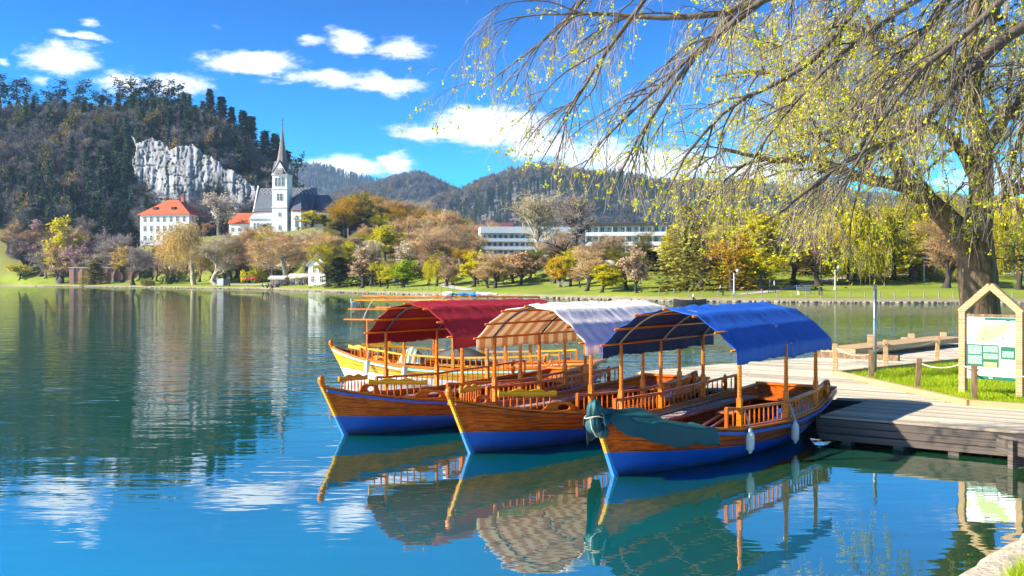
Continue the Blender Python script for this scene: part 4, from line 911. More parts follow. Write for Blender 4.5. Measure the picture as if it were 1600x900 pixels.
def boat(label, pos, heading, fab, fin, hullm, botm, footm, rubm, woodm, posts_s=(2.07, 3.67, 5.25), seed=1, backs=True, bowm=None, canopy=True, knees=True, s_rail=(1.75, 6.35), group='wooden rowing boats moored at the dock', trimm=None):
    r = empty('rowing_boat', (pos[0], pos[1], 0), R(heading)); tag(r, label, 'boat', group)
    h = ob('hull', BM['hull'], hullm, r); ob('bottom', BM['bottom'], botm, r); ob('rub_rail', BM['rub'], rubm, h)
    for q in SEAMS: ob('plank_seam', q, SEAMC, h)
    ob('lining', BM['lining'], woodm, r); ob('gunwale', BM['gunwale'], WOOD_O if woodm is WOOD else woodm, r)
    tr = ob('transom', BM['transom'], hullm, r); ob('transom_cap', BM['transom_cap'], WOOD_O, tr)
    st = ob('stem', BM['stem_up'], WOOD_Y, r); ob('stem_foot', BM['stem_lo'], footm, st); ob('stem_knob', BM['knob'], WOOD_O, st)
    fl = empty('floor', (0, 0, 0), 0, r)
    for q in FLOOR: ob('floor_board', q, woodm, fl)
    # side benches, one seat each side, and stern seat
    for sd in (1, -1):
        m = MB(); rows = []
        for s in np.linspace(1.9, 6.35, 16):
            o_, i_ = float(Bw(s)) - .09, float(Bw(s)) - .50; z = float(Gz(s)) - .06
            rows.append([(s, sd * o_, z), (s, sd * i_, z), (s, sd * i_, z - .035), (s, sd * o_, z - .035), (s, sd * o_, z)])
        m.add(*loft(rows)); b = m.build('bench', SEATP if not trimm else trimm, r)
        m = MB(); rows = []
        for s in np.linspace(2.5, 5.8, 12):
            o_, i_ = float(Bw(s)) - .17, float(Bw(s)) - .40; z = float(Gz(s)) - .054
            rows.append([(s, sd * o_, z), (s, sd * i_, z)])
        m.add(*loft(rows)); m.build('seat_pad', PATT, b)
        for s in (2.3, 3.6, 4.9, 6.1):
            unitbar('bench_leg', (s, sd * (float(Bw(s)) - .47), .12), (s, sd * (float(Bw(s)) - .47), float(Gz(s)) - .1), .05, .05, woodm, b)
    m = MB().box((6.72, 0, .47), (.62, 1.5, .035)); m.build('stern_seat', woodm, r)
    m = MB(); m.prism([(.05, -.2), (.05, .2), (.75, .52), (.75, -.52)], .50, .53); m.build('bow_seat', woodm, r)
    # railings with balusters and the six canopy posts
    a, b = s_rail; js = [a] + [s for s in posts_s if a < s < b] + [b]
    for sd in (1, -1):
        rl = empty('railing', (0, 0, 0), 0, r)
        def base(s): return Vector((s, sd * (float(Bw(s)) - .045), float(Gz(s)) + .03))
        for s0, s1 in zip(js[:-1], js[1:]):
            p0, p1 = base(s0), base(s1); up = Vector((0, 0, .29))
            unitbar('top_rail', p0 + up, p1 + up, .055, .04, woodm if trimm is None else trimm, rl); unitbar('foot_rail', p0 + Vector((0, 0, .012)), p1 + Vector((0, 0, .012)), .045, .025, woodm, rl)
            n = max(2, int((s1 - s0) / .155))
            for k in range(1, n): ob('baluster', BAL, woodm, rl, p0.lerp(p1, k / n) + Vector((0, 0, .02)))
        for s in (a, b): unitbar('newel', base(s) - Vector((0, 0, .01)), base(s) + Vector((0, 0, .30)), .05, .05, woodm, rl)
    cf = empty('canopy_frame', (0, 0, 0), 0, r)
    for s in posts_s:
        for sd in (1, -1):
            z0 = float(Gz(s)) + .0; o = ob('post', POST, WOOD_O, cf, (s, sd * (float(Bw(s)) - .05), z0), (0, 0, 0), (1, 1, (EAVE - z0) / 1.27))
    s0, s1 = posts_s[0] - .38, posts_s[-1] + .62
    for w in (-1.12, -.86, -.50, 0, .50, .86, 1.12):
        MB().tube([(s0 - .12, w, arch(w)), (s1 - .05, w, arch(w))], .019, 8).build('roof_rod', WOOD_O, cf, True)
    for i, s in enumerate((posts_s[0] + .05, (posts_s[0] + posts_s[-1]) / 2, posts_s[-1])):
        ws = np.linspace(-1.10, 1.10, 17); MB().tube([(s + (.0), w, arch(w) - .025) for w in ws], .017, 6).build('roof_bow', bowm or BOWS, cf, True)
    if canopy:
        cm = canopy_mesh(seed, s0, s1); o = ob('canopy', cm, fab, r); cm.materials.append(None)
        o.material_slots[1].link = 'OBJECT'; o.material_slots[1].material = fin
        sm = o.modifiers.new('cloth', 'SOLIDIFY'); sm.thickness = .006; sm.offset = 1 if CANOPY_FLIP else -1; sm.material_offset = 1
    for sd in (1, -1):
        ob('oarlock', HOOK, woodm, r, (6.0, sd * (float(Bw(6.0)) - .03), float(Gz(6.0)) + .03), (0, 0, R(20 * sd)), (1, 1, 1.1))
    if backs:
        for sd in (1, -1):
            a0 = Vector((.28, sd * .40, .79)); a1 = Vector((1.35, sd * .80, .70)); mid = (a0 + a1) / 2; ang = math.atan2(a1.y - a0.y, a1.x - a0.x)
            bb = empty('bow_bench_back', mid, ang, r)
            ob('back_board', BACKB, WOOD_Y, bb, (0, 0, .16), (0, R(3.5), 0))
            for k in range(8): ob('spindle', BAL, woodm, bb, (-.46 + .13 * k, 0, -.08), (0, 0, 0), (1, 1, .85))
    if knees:
        for sd in (1, -1):
            s = 1.42; ob('side_board', KNEE, WOOD_O, r, (s, sd * (float(Bw(s)) - .09), float(Gz(s)) + .0), (0, R(5), math.atan2(sd * (Bw(1.9) - Bw(.95)), .95)), (.8, 1, .9))
    return r
CANOPY_FLIP = False
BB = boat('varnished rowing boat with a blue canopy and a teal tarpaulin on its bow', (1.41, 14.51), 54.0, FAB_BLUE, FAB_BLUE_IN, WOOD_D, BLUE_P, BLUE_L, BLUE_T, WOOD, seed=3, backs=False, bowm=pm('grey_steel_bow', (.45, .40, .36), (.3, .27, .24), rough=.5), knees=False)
WB = boat('varnished rowing boat with a white striped canopy between the red and blue ones', (-.71, 16.42), 53.7, FAB_WHITE, FAB_WHITE_IN, WOOD_D, BLUE_P, BLUE_L, WOOD_D, WOOD, seed=8)
RB = boat('varnished rowing boat with a dark red canopy and blue stripe', (-3.05, 18.32), 50.6, FAB_RED, FAB_RED_IN, wood('orange_hull_wood', (.62, .165, .014), (.30, .06, .006)), BLUE_P, BLUE_L, BLUE_T, WOOD, seed=12)
YB = boat('pale golden rowing boat without canopy cover behind the red canopied one', (-4.6, 28.4), -17.5, FAB_RED, FAB_RED_IN, WOOD_Y, WHITE_P, WHITE_P, MINT_P, WOOD_O, posts_s=(1.0, 2.2, 3.6, 5.0), seed=15, canopy=False, bowm=pm('pale_bent_bow', (.60, .52, .42), (.48, .40, .30), rough=.6), trimm=WOOD_Y, s_rail=(.75, 6.35), backs=True)
# rolled-up cover lying on the bare roof rods
m = MB(); rows = []
for s in np.linspace(2.9, 4.4, 20):
    k = 10; rr_ = .06 + .02 * math.sin(s * 7) + .02 * math.sin(s * 17)
    rows.append([(s, .02 + rr_ * 1.7 * math.cos(2 * math.pi * j / k), APEX + .07 + rr_ * .8 * math.sin(2 * math.pi * j / k)) for j in range(k + 1)])
m.add(*loft(rows)); tag(m.build('rolled_cover', striped('blue_white_cover', (.80, .80, .82), (.03, .20, .55), .7, .8, .1), None, True, loc=(-4.6, 28.4, 0), rot=(0, 0, R(-17.5))), 'rolled white and blue cover lying on the bare roof rods of the golden boat', 'cover')
# fenders hanging by cords on near-side posts
def fender(host, s, side, label, drop=.10):
    b = host.matrix_world if False else Matrix.Translation(host.location) @ Matrix.Rotation(host.rotation_euler.z, 4, 'Z')
    w = side * (float(Bw(s)) + .075); top = Vector((s, side * (float(Bw(s)) - .03), float(Gz(s)) + .31)); z = float(Gz(s)) - drop
    p = b @ Vector((s, w, z)); r = empty('fender', p); ob('fender_body', FEND, FENDER, r)
    q = [b @ Vector(top) - p, b @ Vector((s + .01, side * (float(Bw(s)) + .03), float(Gz(s)) + .12)) - p, Vector((0, 0, .12))]
    MB().tube(q, .009, 6).build('cord', ROPE, r, True)
    MB().tube([v + Vector((.02, .01, 0)) for v in q], .008, 6).build('cord', ROPE, r, True)
    tag(r, label, 'fender', 'white boat fenders')
fender(BB, 2.15, -1, 'white fender on the blue canopied boat, nearer its bow'); fender(BB, 3.75, -1, 'white fender on the blue canopied boat, nearer its stern')
fender(YB, 1.05, -1, 'grey white fender on the golden boat, nearer its bow'); fender(YB, 2.25, -1, 'grey white fender on the golden boat, amidships')

# teal tarpaulin over the bow of the blue boat
def tarp(name, s0, s1, seed, ridge, over=.20, ns=60, nw=64):
    rows = []
    for i in range(ns):
        f = i / (ns - 1); s = s0 + (s1 - s0) * f
        ss = max(s, -.42); B = float(Bw(ss)) + .07; G = float(Gz(ss)); rz = ridge(s)
        drop = over * (.55 + .55 * math.sin(math.pi * min(1, f * 1.05)) + .25 * f) if f > .06 else over * .6
        row = []
        for j in range(nw):
            t = -1 + 2 * j / (nw - 1); a = abs(t)
            if a < .62:
                q = a / .62; w = B * q; z = rz + (G + .035 - rz) * q ** 1.25 - .07 * math.sin(math.pi * q) * (1 if rz > G + .1 else .2)
            else:
                q = (a - .62) / .38; w = B + .012 + .055 * q; z = G + .035 - drop * q
            fan = math.atan2(w * (1 if t > 0 else -1), s - s0 + .35)
            n = float(fbm(np.array([fan * 5.2 + 3]), np.array([s * .35 + seed]), seed, 4)[0]); n2 = float(fbm(np.array([s * 2.4]), np.array([t * 3 + seed]), seed + 3, 3)[0])
            fine = .040 * math.sin(fan * 34 + 6 * n2) * (1 - .6 * f) * min(1, a * 1.8)
            k = .20 * (1 - .45 * f) + .04
            edge = .22 * float(fbm(np.array([s * 3.3]), np.array([9. + (t > 0)]), seed + 9, 2)[0]) if a > .98 else 0
            row.append((s + .05 * n2, math.copysign(w + (n * .16 + n2 * .05) * (.25 + (a > .62) * .75), t), z + n * k + n2 * .03 + fine + edge))
        rows.append(row)
    return MB().add(*loft(rows)).mesh(name, True)
rid = lambda s: float(np.interp(s, [-.60, -.45, -.2, .2, .6, .9, 1.15, 1.35], [.98, 1.08, 1.0, .94, .92, .88, .74, .62]))
tp = empty('bow_tarpaulin', BB.location, BB.rotation_euler.z)
o = ob('sheet', tarp('sheet', -.50, 1.34, 4, rid, .27), TARP, tp); sm = o.modifiers.new('t', 'SOLIDIFY'); sm.thickness = .008
def knot(cx, cy, cz, sx, sy, sz, seed, nm):
    V = []; n1_, n2_ = 28, 18; rows = []
    for i in range(n2_):
        th = math.pi * i / (n2_ - 1); row = []
        for j in range(n1_ + 1):
            ph = 2 * math.pi * (j % n1_) / n1_
            q = 1 + .13 * math.sin(ph * 9 + seed + th * 2) * math.sin(th) + .9 * float(fbm(np.array([math.cos(ph) * 3.2 + 5]), np.array([math.sin(ph) * 3.2 + th * .5]), seed, 3)[0])
            row.append((cx + sx * q * math.sin(th) * math.cos(ph), cy + sy * q * math.sin(th) * math.sin(ph), cz + sz * q * math.cos(th)))
        rows.append(row)
    return MB().add(*loft(rows)).build(nm, TARP, tp, True)
knot(-.46, 0, .99, .11, .11, .14, 3, 'gathered_hood'); knot(-.51, -.03, .80, .08, .11, .11, 7, 'hanging_fold'); knot(-.40, -.07, .70, .06, .10, .09, 9, 'hanging_fold')
MB().tube([(-.47 + .125 * math.cos(a), .135 * math.sin(a), .90 + .02 * math.sin(2 * a)) for a in np.linspace(0, 6.28, 20)], .009, 6, False).build('lashing', ROPE, tp, True)
MB().tube([(-.60, -.02, .90), (-.62, -.05, .76), (-.55, -.08, .64), (-.42, -.10, .62), (-.30, -.12, .72)], .008, 6).build('lashing', ROPE, tp, True)
tag(tp, 'teal tarpaulin tied over the bow of the blue canopied boat', 'tarpaulin')
# covers lying in the golden boat
def heap(name, mat, c, sx, sy, sz, seed, label):
    rows = []
    for i in range(22):
        row = []
        for j in range(26):
            x = -1 + 2 * i / 21; y = -1 + 2 * j / 25; rr2 = min(1, math.hypot(x, y)); n = float(fbm(np.array([x * 2 + 9]), np.array([y * 2 + 4]), seed, 4)[0])
            row.append((x * sx * (1 + n * .2), y * sy, sz * max(0, (1 - rr2 ** 1.7)) + n * .12 * sz))
        rows.append(row)
    o = MB().add(*loft(rows)).build(name, mat, None, True, loc=c, rot=(0, 0, R(-17.5)))
    sm = o.modifiers.new('t', 'SOLIDIFY'); sm.thickness = .01; tag(o, label, 'cover')
yb = Matrix.Translation(YB.location) @ Matrix.Rotation(YB.rotation_euler.z, 4, 'Z')
heap('striped_cover', striped('green_striped_cloth', (.62, .66, .52), (.16, .28, .16), .07, .8, .1), yb @ Vector((1.75, .55, .48)), .42, .36, .42, 5, 'pale green striped cloth heaped in the golden boat')
heap('black_cover', pm('black_tarp', (.03, .032, .036), (.018, .02, .022), rough=.6), yb @ Vector((3.0, 1.0, .62)), .85, .22, .30, 6, 'black tarpaulin over the far side of the golden boat')
# oars laid in the blue boat
ba = Matrix.Translation(BB.location) @ Matrix.Rotation(BB.rotation_euler.z, 4, 'Z')
for i, (dy, lab) in enumerate(((.05, 'wooden oar lying in the blue canopied boat, far one'), (-.13, 'wooden oar lying in the blue canopied boat, near one'))):
    r = empty('oar', ba @ Vector((1.75, dy, .16)), BB.rotation_euler.z); MB().tube([(0, 0, 0), (2.6, .25, .24)], .022, 8).build('shaft', WOOD_O, r, True)
    MB().box((2.9, .28, .27), (.75, .14, .02), .1).build('blade', WOOD_O, r); tag(r, lab, 'oar', 'oars in the blue boat')

# ------------------------------------------------------------------ dock
E1 = Vector((.809, -.588, 0)); E2 = Vector((.588, .809, 0)); DO = Vector((5.30, 17.65, 0)); DZ = .45; DR = math.atan2(-.588, .809)
def DK(u, v, z=0.0): return DO + E1 * u + E2 * v + Vector((0, 0, z))
dock = empty('dock', DO, DR); tag(dock, 'weathered plank dock with dark timber edge where the boats are moored', 'dock')
deck = empty('deck', (0, 0, 0), 0, dock)
rnd = random.Random(3)
def ulow(v): return 0.0 if v < 2.70 else float(np.interp(v, [2.7, 5.5, 8.9, 13.3, 23], [-4.55, -6.6, -5.9, -4.5, -2.8]))
def uhigh(v): return 9.0 if v < 2.75 else float(np.interp(v, [2.75, 2.95, 7.5, 13.5, 22], [6.0, 1.76, -2.2, -.7, 1.5])) - .10
v = .01; k = 0
while v < 23:
    p = .145 if v < 12 else .29
    a, b = ulow(v + p / 2), uhigh(v + p / 2)
    cuts = [a, b] if b - a < 2.5 else [a, a + (b - a) * rnd.uniform(.3, .7), b]
    for c0, c1 in zip(cuts[:-1], cuts[1:]):
        if c1 - c0 < .1: continue
        ob('plank', UNIT, rnd.choice([PLANK, PLANK, PLANK2, PLANK2, PLANK3]), deck, ((c0 + c1) / 2, v + p / 2, DZ - .02 + rnd.uniform(-.003, .003)), (0, 0, 0), (c1 - c0 - .008, p - .018, .04))
    v += p; k += 1
# front edge: three stepped, dark boards on blocks and piles
for i, (z, off) in enumerate(((.345, -.02), (.235, -.07), (.12, -.13))):
    ob('edge_board', UNIT, FASCIA, dock, (1.75, off, z), (0, 0, R(.25 * i)), (3.5 - .05 * i, .05, .100))
    ob('edge_board', UNIT, FASCIA, dock, (1.75, off + .06, z + .045), (0, 0, 0), (3.5, .14, .02))
for u in (.5, 1.35, 2.2): ob('block', UNIT, FASCIA, dock, (u, -.02, .02), (0, 0, 0), (.16, .2, .10))
for u in (.25, 1.4, 2.6): ob('pile', UNIT, FASCIA, dock, (u, .35, -.2), (0, 0, 0), (.18, .18, 1.1))
ob('side_board', UNIT, FASCIA, dock, (-.03, 1.35, .27), (0, 0, 0), (.05, 2.7, .30))
ob('side_board', UNIT, FASCIA, dock, (-2.3, 2.66, .27), (0, 0, 0), (4.5, .05, .30))
ob('underframe', UNIT, FASCIA, dock, (4.6, 1.5, .15), (0, 0, 0), (8.8, 2.2, .5))
for v0 in (5.5, 9, 13, 18): ob('pile', UNIT, FASCIA, dock, (ulow(v0) + .15, v0, -.2), (0, 0, 0), (.2, .2, 1.2))
ob('edge_beam', UNIT, FASCIA, dock, (-5.6, 4.1, .30), (0, 0, R(90 + 36)), (3.5, .08, .24))
# cross landing at the right: timbers meeting the near bank
ld = empty('landing', DK(3.45, .02, 0), DR - R(38)); tag(ld, 'dark timber landing wedge joining dock edge and near bank', 'landing')
MB().box((1.3, -.35, .42), (2.8, .75, .05)).build('top_board', FASCIA, ld); MB().box((1.3, -.74, .29), (2.8, .05, .20)).build('edge_board', FASCIA, ld); MB().box((.28, -.80, .10), (.10, .10, .62)).build('post', FASCIA, ld); MB().box((.28, -.40, .20), (.04, .70, .36)).build('end_board', FASCIA, ld)
# raised timber walkway edge at the back of the dock
bw = empty('raised_walkway', DK(-5.0, 13.0, 0), DR); tag(bw, 'raised heavy timber walkway along the far edge of the dock', 'walkway')
MB().bar((1.0, 0, .66), (2.2, 8.6, .66), 1.1, .16).build('beam', TIMBER, bw); MB().bar((.4, -.1, .52), (2.8, -.1, .52), .2, .18).build('beam', POSTW, bw)

# ------------------------------------------------------------------ grass island with timber kerb
isl = [(9.0, 2.8), (1.8, 2.92), (-2.2, 7.5), (-.7, 13.5), (1.5, 22), (14, 22), (14, 2.8)]
GRASS = pm('lawn_turf', (.22, .33, .004), (.11, .19, .004), scale=3.0, rough=.9, bump=.5, bscale=40)
m = MB(); m.prism([(DK(u, v).x, DK(u, v).y) for u, v in isl], -.5, .47); tag(m.build('lawn', GRASS), 'bright green lawn island framed by timber kerb', None, None, 'structure')
kb = empty('timber_kerb', DO, DR); tag(kb, 'low sawn timber kerb bounding the small lawn', 'kerb')
for (a, b) in (((9.0, 2.8), (1.8, 2.92)), ((1.8, 2.92), (-2.2, 7.5)), ((-2.2, 7.5), (-.7, 13.5)), ((-.7, 13.5), (1.5, 22))):
    A_, B_ = Vector((*a, .49)), Vector((*b, .49)); n = max(1, round((B_ - A_).length / 2.2))
    for i in range(n): unitbar('kerb_timber', A_.lerp(B_, i / n), A_.lerp(B_, (i + .995) / n), .13, .14, TIMBER, kb)
def grass(name, pts, h, rng, mat, label, w=.012):
    n = len(pts); a = rng.uniform(0, 6.28, n); hh = h * rng.uniform(.5, 1.3, n); ln = rng.uniform(-.6, .6, (n, 2)) * hh[:, None]
    d = np.stack([np.cos(a), np.sin(a), np.zeros(n)], 1) * w * .5
    V = np.stack([pts - d, pts + d, pts + np.stack([ln[:, 0], ln[:, 1], hh], 1)], 1).reshape(-1, 3)
    return tag(ob(name, np_mesh(name, V, np.arange(3 * n).reshape(n, 3)), mat), label, None, None, 'stuff')
BLADE = pm('grass_blades', (.50, .60, .006), (.26, .38, .004), scale=1.4, rough=.7, island=.55, transl=.4)
rng = np.random.default_rng(31); U = rng.uniform(-2.2, 7, 150000); Vv = 2.9 + (rng.uniform(0, 1, 150000) ** 1.6) * 15
lo = np.interp(Vv, [2.75, 2.95, 7.5, 13.5, 22], [3.0, 1.86, -2.05, -.55, 1.6]); k = U > lo + .08; U, Vv = U[k], Vv[k]
P = np.stack([DO.x + E1.x * U + E2.x * Vv, DO.y + E1.y * U + E2.y * Vv, np.full(len(U), .47)], 1)
grass('grass', P, .085, rng, BLADE, 'short bright grass on the small lawn by the dock')

# fence posts and ropes round the lawn
def zpost(px, base, top, zb, lean=0.0, w=.10, mat=None, label='', nm='fence_post'):
    D = FPX * (CAMH - zb) / (base - HOR); X = (px - 800) / FPX * D; h = (base - top) / FPX * D
    o = MB().bar((0, 0, -.15), (lean, 0, h), w, w, (0, 1, 0)).build(nm, mat or POSTW, None, bevel=.008, loc=(X, D, zb), rot=(0, 0, DR + .3)); tag(o, label, 'post', 'timber posts of the rope fence')
    return Vector((X + lean * .9, D, zb + h * .86))
fp = {}
for k, px, b, t, ln, w, lab in (('a', 1305, 580, 537, 0, .13, 'leftmost rope-fence post, at the tip of the small lawn'), ('b', 1361, 592, 547, 0, .12, 'dark rope-fence post just left of the metal pole'), ('c', 1384, 577, 531, 0, .12, 'pale rope-fence post just right of the metal pole'),
      ('d', 1432, 607, 560, .06, .11, 'leaning dark rope-fence post on the front kerb left of the board'), ('e', 1462, 568, 526, .07, .11, 'leaning pale rope-fence post behind the lawn left of the board'), ('f', 1522, 627, 570, 0, .11, 'dark rope-fence post in front of the information board')):
    fp[k] = zpost(px, b, t, .47, ln, w, TIMBER if k in 'ace' else POSTW, lab)
for px, b, t, lab in ((1361, 555, 523, 'mooring post behind the metal pole, at the dock far edge'), (1424, 541, 521, 'mooring post at the far dock edge, middle one'), (1413, 541, 527, 'short mooring post beside the middle far one'), (1474, 536, 519, 'mooring post at the far dock edge, rightmost')): zpost(px, b, t, .45, 0, .22, TIMBER, lab, 'mooring_post')
def rope(a, b, sag, label):
    pts = [a.lerp(b, t) - Vector((0, 0, sag * 4 * t * (1 - t))) for t in np.linspace(0, 1, 14)]
    tag(MB().tube(pts, .016, 6).build('rope', ROPE, None, True), label, 'rope', 'ropes of the lawn fence')
# information board
bl, br_ = Vector((9.15, 20.77, .47)), Vector((9.88, 19.9, .47)); bd = (br_ - bl); bwid = bd.length; bdir = bd.normalized(); brz = math.atan2(bdir.y, bdir.x)
ib = empty('information_board', bl, brz); tag(ib, 'timber information board with gabled frame and lake map panel', 'information board')
HB = 1.68
MB().box((0, 0, HB / 2 - .1), (.13, .13, HB + .2)).build('post', TIMBER, ib, bevel=.006); MB().box((bwid, 0, HB / 2 - .1), (.13, .13, HB + .2)).build('post', TIMBER, ib, bevel=.006)
apx = Vector((bwid / 2, 0, HB + .52))
MB().bar((-.05, 0, HB - .02), apx, .13, .13, (0, 1, 0)).build('rafter', TIMBER, ib, bevel=.005); MB().bar((bwid + .05, -.004, HB - .02), apx + Vector((0, -.004, 0)), .13, .13, (0, 1, 0)).build('rafter', TIMBER, ib, bevel=.005)
MB().box((bwid / 2, 0, HB - .075), (bwid - .13, .05, .05)).build('cross_bar', POSTW, ib)
pw, p0, p1 = bwid - .14, .33, HB - .11
PW = pm('panel_white', (.80, .81, .79), (.74, .76, .74), scale=3, rough=.35); PG = pm('panel_green', (.015, .16, .085), (.012, .13, .07), rough=.35); PL = pm('panel_map_green', (.50, .66, .22), (.42, .58, .20), scale=4, rough=.35); PY = pm('panel_yellow', (.72, .62, .25), (.70, .66, .40), scale=4, rough=.35); PD = pm('panel_dark', (.05, .06, .06), rough=.4); PT = pm('panel_text', (.45, .58, .50), (.03, .17, .10), scale=60, rough=.4, contrast=.1, stretch=(1, 1, 3))
pn = MB().box((bwid / 2, 0, (p0 + p1) / 2), (pw, .03, p1 - p0)).build('panel', PW, ib)
def pr(name, x0, z0, x1, z1, mat, d=.0175):   # flat print on the panel, fractions of its width and height
    a, b = .07 + x0 * pw, .07 + x1 * pw; c, e = p0 + z0 * (p1 - p0), p0 + z1 * (p1 - p0)
    return MB().box(((a + b) / 2, -d, (c + e) / 2), (b - a, .003, e - c)).build(name, mat, pn)
pr('footer_band', .1, .0, 1, .055, PG); pr('header_band', .38, .955, 1, .995, PG); pr('text_block', .02, .20, .66, .56, PG); pr('text_block', .70, .34, .98, .54, PG)
for x0, x1, z0, z1 in ((.04, .32, .40, .54), (.35, .64, .44, .54), (.04, .32, .24, .38), (.35, .64, .33, .42), (.73, .95, .37, .47)): pr('text_column', x0, z0, x1, z1, PT, .0195)
pr('picture', .36, .21, .62, .28, PL, .0195); pr('logo_strip', .18, .135, .55, .165, pm('logo_red', (.45, .10, .10), (.6, .6, .6), scale=40, contrast=.1)); pr('margin_map', .0, .70, .09, .84, PY); pr('arrow', .46, .022, .54, .034, PW, .0195)
lake = [(.18, .62), (.24, .60), (.36, .60), (.48, .63), (.60, .66), (.64, .70), (.74, .74), (.84, .80), (.90, .88), (.86, .93), (.76, .925), (.62, .88), (.48, .875), (.36, .88), (.28, .85), (.30, .78), (.22, .72), (.26, .68), (.18, .66)]
V = [(.07 + x * pw, y, p0 + z * (p1 - p0)) for y in (-.0160, -.0190) for x, z in lake]; n = len(lake)
MB().add(V, [tuple(range(n)), tuple(range(n, 2 * n))[::-1]] + [(i, (i + 1) % n, n + (i + 1) % n, n + i) for i in range(n)]).build('map_shape', PL, pn)
for x, z in ((.16, .87), (.38, .905), (.64, .935), (.84, .95), (.93, .86), (.92, .80), (.10, .72), (.20, .69), (.36, .655), (.40, .76), (.66, .62), (.74, .67)): pr('place_label', x - .035, z - .006, x + .035, z + .006, PD, .0205)
rope(fp['a'], fp['b'], .10, 'slack rope between the leftmost post and the dark post by the pole'); rope(fp['c'], fp['e'], .12, 'slack rope along the back of the lawn'); rope(fp['d'], Vector((bl.x, bl.y, .47 + .62)), .10, 'slack rope from the leaning front post to the board')
rope(Vector((bl.x, bl.y, 1.05)), fp['f'], .01, 'rope from the board left post to the front post'); rope(fp['f'], Vector((9.95, 18.6, 1.0)), .04, 'rope leaving the front post to the right'); rope(fp['b'], fp['c'], .02, 'short rope between the two posts by the metal pole')
pl = PX(1367, 584, FPX * (CAMH - .47) / (584 - HOR)); tag(MB().tube([(0, 0, -.2), (0, 0, 2.2)], .045, 10).build('metal_pole', METAL, None, True, loc=(pl.x, pl.y, .47)), 'slim grey metal pole standing at the back of the lawn', 'pole')
for a, b, lab in ((ba @ Vector((6.9, .7, .62)), DK(-3.2, 3.1, .47), 'mooring rope from the blue canopied boat stern to the dock'), ((Matrix.Translation(WB.location) @ Matrix.Rotation(WB.rotation_euler.z, 4, 'Z')) @ Vector((6.9, -.6, .62)), DK(-4.2, 3.2, .47), 'mooring rope from the white canopied boat stern to the dock')): rope(a, b, .06, lab)
# ------------------------------------------------------------------ buildings
PLAST = pm('white_plaster', (.80, .80, .80), (.70, .71, .73), scale=.4, rough=.85); PLAST2 = pm('cream_plaster', (.76, .70, .58), (.66, .60, .48), scale=.4, rough=.85)
TAN = pm('tan_plaster', (.68, .44, .19), (.58, .36, .15), scale=.3, rough=.85); GLASS = pm('dark_window_glass', (.05, .065, .085), (.03, .04, .05), scale=2, rough=.12)
SLATE = pm('slate_roof', (.105, .125, .165), (.065, .08, .11), scale=1.2, rough=.55); SLATEB = pm('spire_slate', (.21, .18, .18), (.13, .11, .115), scale=1.2, rough=.6)
TILE = pm('red_roof_tiles', (.62, .115, .030), (.44, .075, .022), scale=1.5, rough=.75, bump=.4, bscale=6); REDB = pm('red_cornice', (.55, .16, .10), (.45, .12, .08), rough=.7)
BRICK = pm('old_brick_wall', (.42, .20, .15), (.26, .14, .12), scale=.5, rough=.9); FRAMEW = pm('window_frame_white', (.74, .74, .74), rough=.5); DARKR = pm('dark_brown_roof', (.06, .045, .045), (.04, .03, .03), scale=1, rough=.8)
def archwin(w, h, rounded=True, k=8):
    pts = [(-w / 2, 0), (w / 2, 0)]
    if rounded: pts += [(w / 2 * math.cos(a), h - w / 2 + w / 2 * math.sin(a)) for a in np.linspace(0, math.pi, k)]
    else: pts += [(w / 2, h), (-w / 2, h)]
    return pts
WC = {}
def window(par, x, y, z, w, h, rz=0.0, rounded=False, frame=True):
    """window standing on the wall plane at (x,y,z), facing -y before rz: frame, recessed pane"""
    key = (round(w, 2), round(h, 2), rounded)
    if key not in WC:
        a = archwin(w, h, rounded); n = len(a); t = .12
        o = [(x_ * (1 + 2 * t / w), z_ * (1 + t / h) - (t if z_ < .01 else 0)) for x_, z_ in a]
        V = [(p[0], -.10, p[1]) for p in o] + [(p[0], -.10, p[1]) for p in a] + [(p[0], .05, p[1]) for p in o] + [(p[0], -.02, p[1]) for p in a]
        F = []
        for i in range(n):
            j = (i + 1) % n; F += [(i, j, n + j, n + i), (i, 2 * n + i, 2 * n + j, j), (n + i, n + j, 3 * n + j, 3 * n + i)]
        m = MB().add(V, F)
        m.box((0, -.05, h / 2), (.08, .05, h)); m.box((0, -.052, h * .58), (w, .05, .08))
        g = MB().add([(p[0], -.03, p[1]) for p in a] + [(p[0], .04, p[1]) for p in a], [tuple(range(n)), tuple(range(n, 2 * n))[::-1]] + [(i, (i + 1) % n, n + (i + 1) % n, n + i) for i in range(n)])
        WC[key] = (m.mesh('frame'), g.mesh('pane'))
    fm, gm = WC[key]
    o = ob('window', gm, GLASS, par, (x, y, z), (0, 0, rz)); ob('frame', fm, FRAMEW, o)
    return o
def hiproof(x0, x1, y0, y1, z0, z1, inset, ov=.5, sidehip=True):
    a, b, c, d = x0 - ov, x1 + ov, y0 - ov, y1 + ov; ym = (y0 + y1) / 2; i = inset if sidehip else -ov
    V = [(a, c, z0), (b, c, z0), (b, d, z0), (a, d, z0), (x0 + i, ym, z1), (x1 - i, ym, z1), (a, c, z0 - .25), (b, c, z0 - .25), (b, d, z0 - .25), (a, d, z0 - .25)]
    return MB().add(V, [(0, 1, 5, 4), (1, 2, 5), (2, 3, 4, 5), (3, 0, 4), (6, 7, 1, 0), (7, 8, 2, 1), (8, 9, 3, 2), (9, 6, 0, 3), (9, 8, 7, 6)])
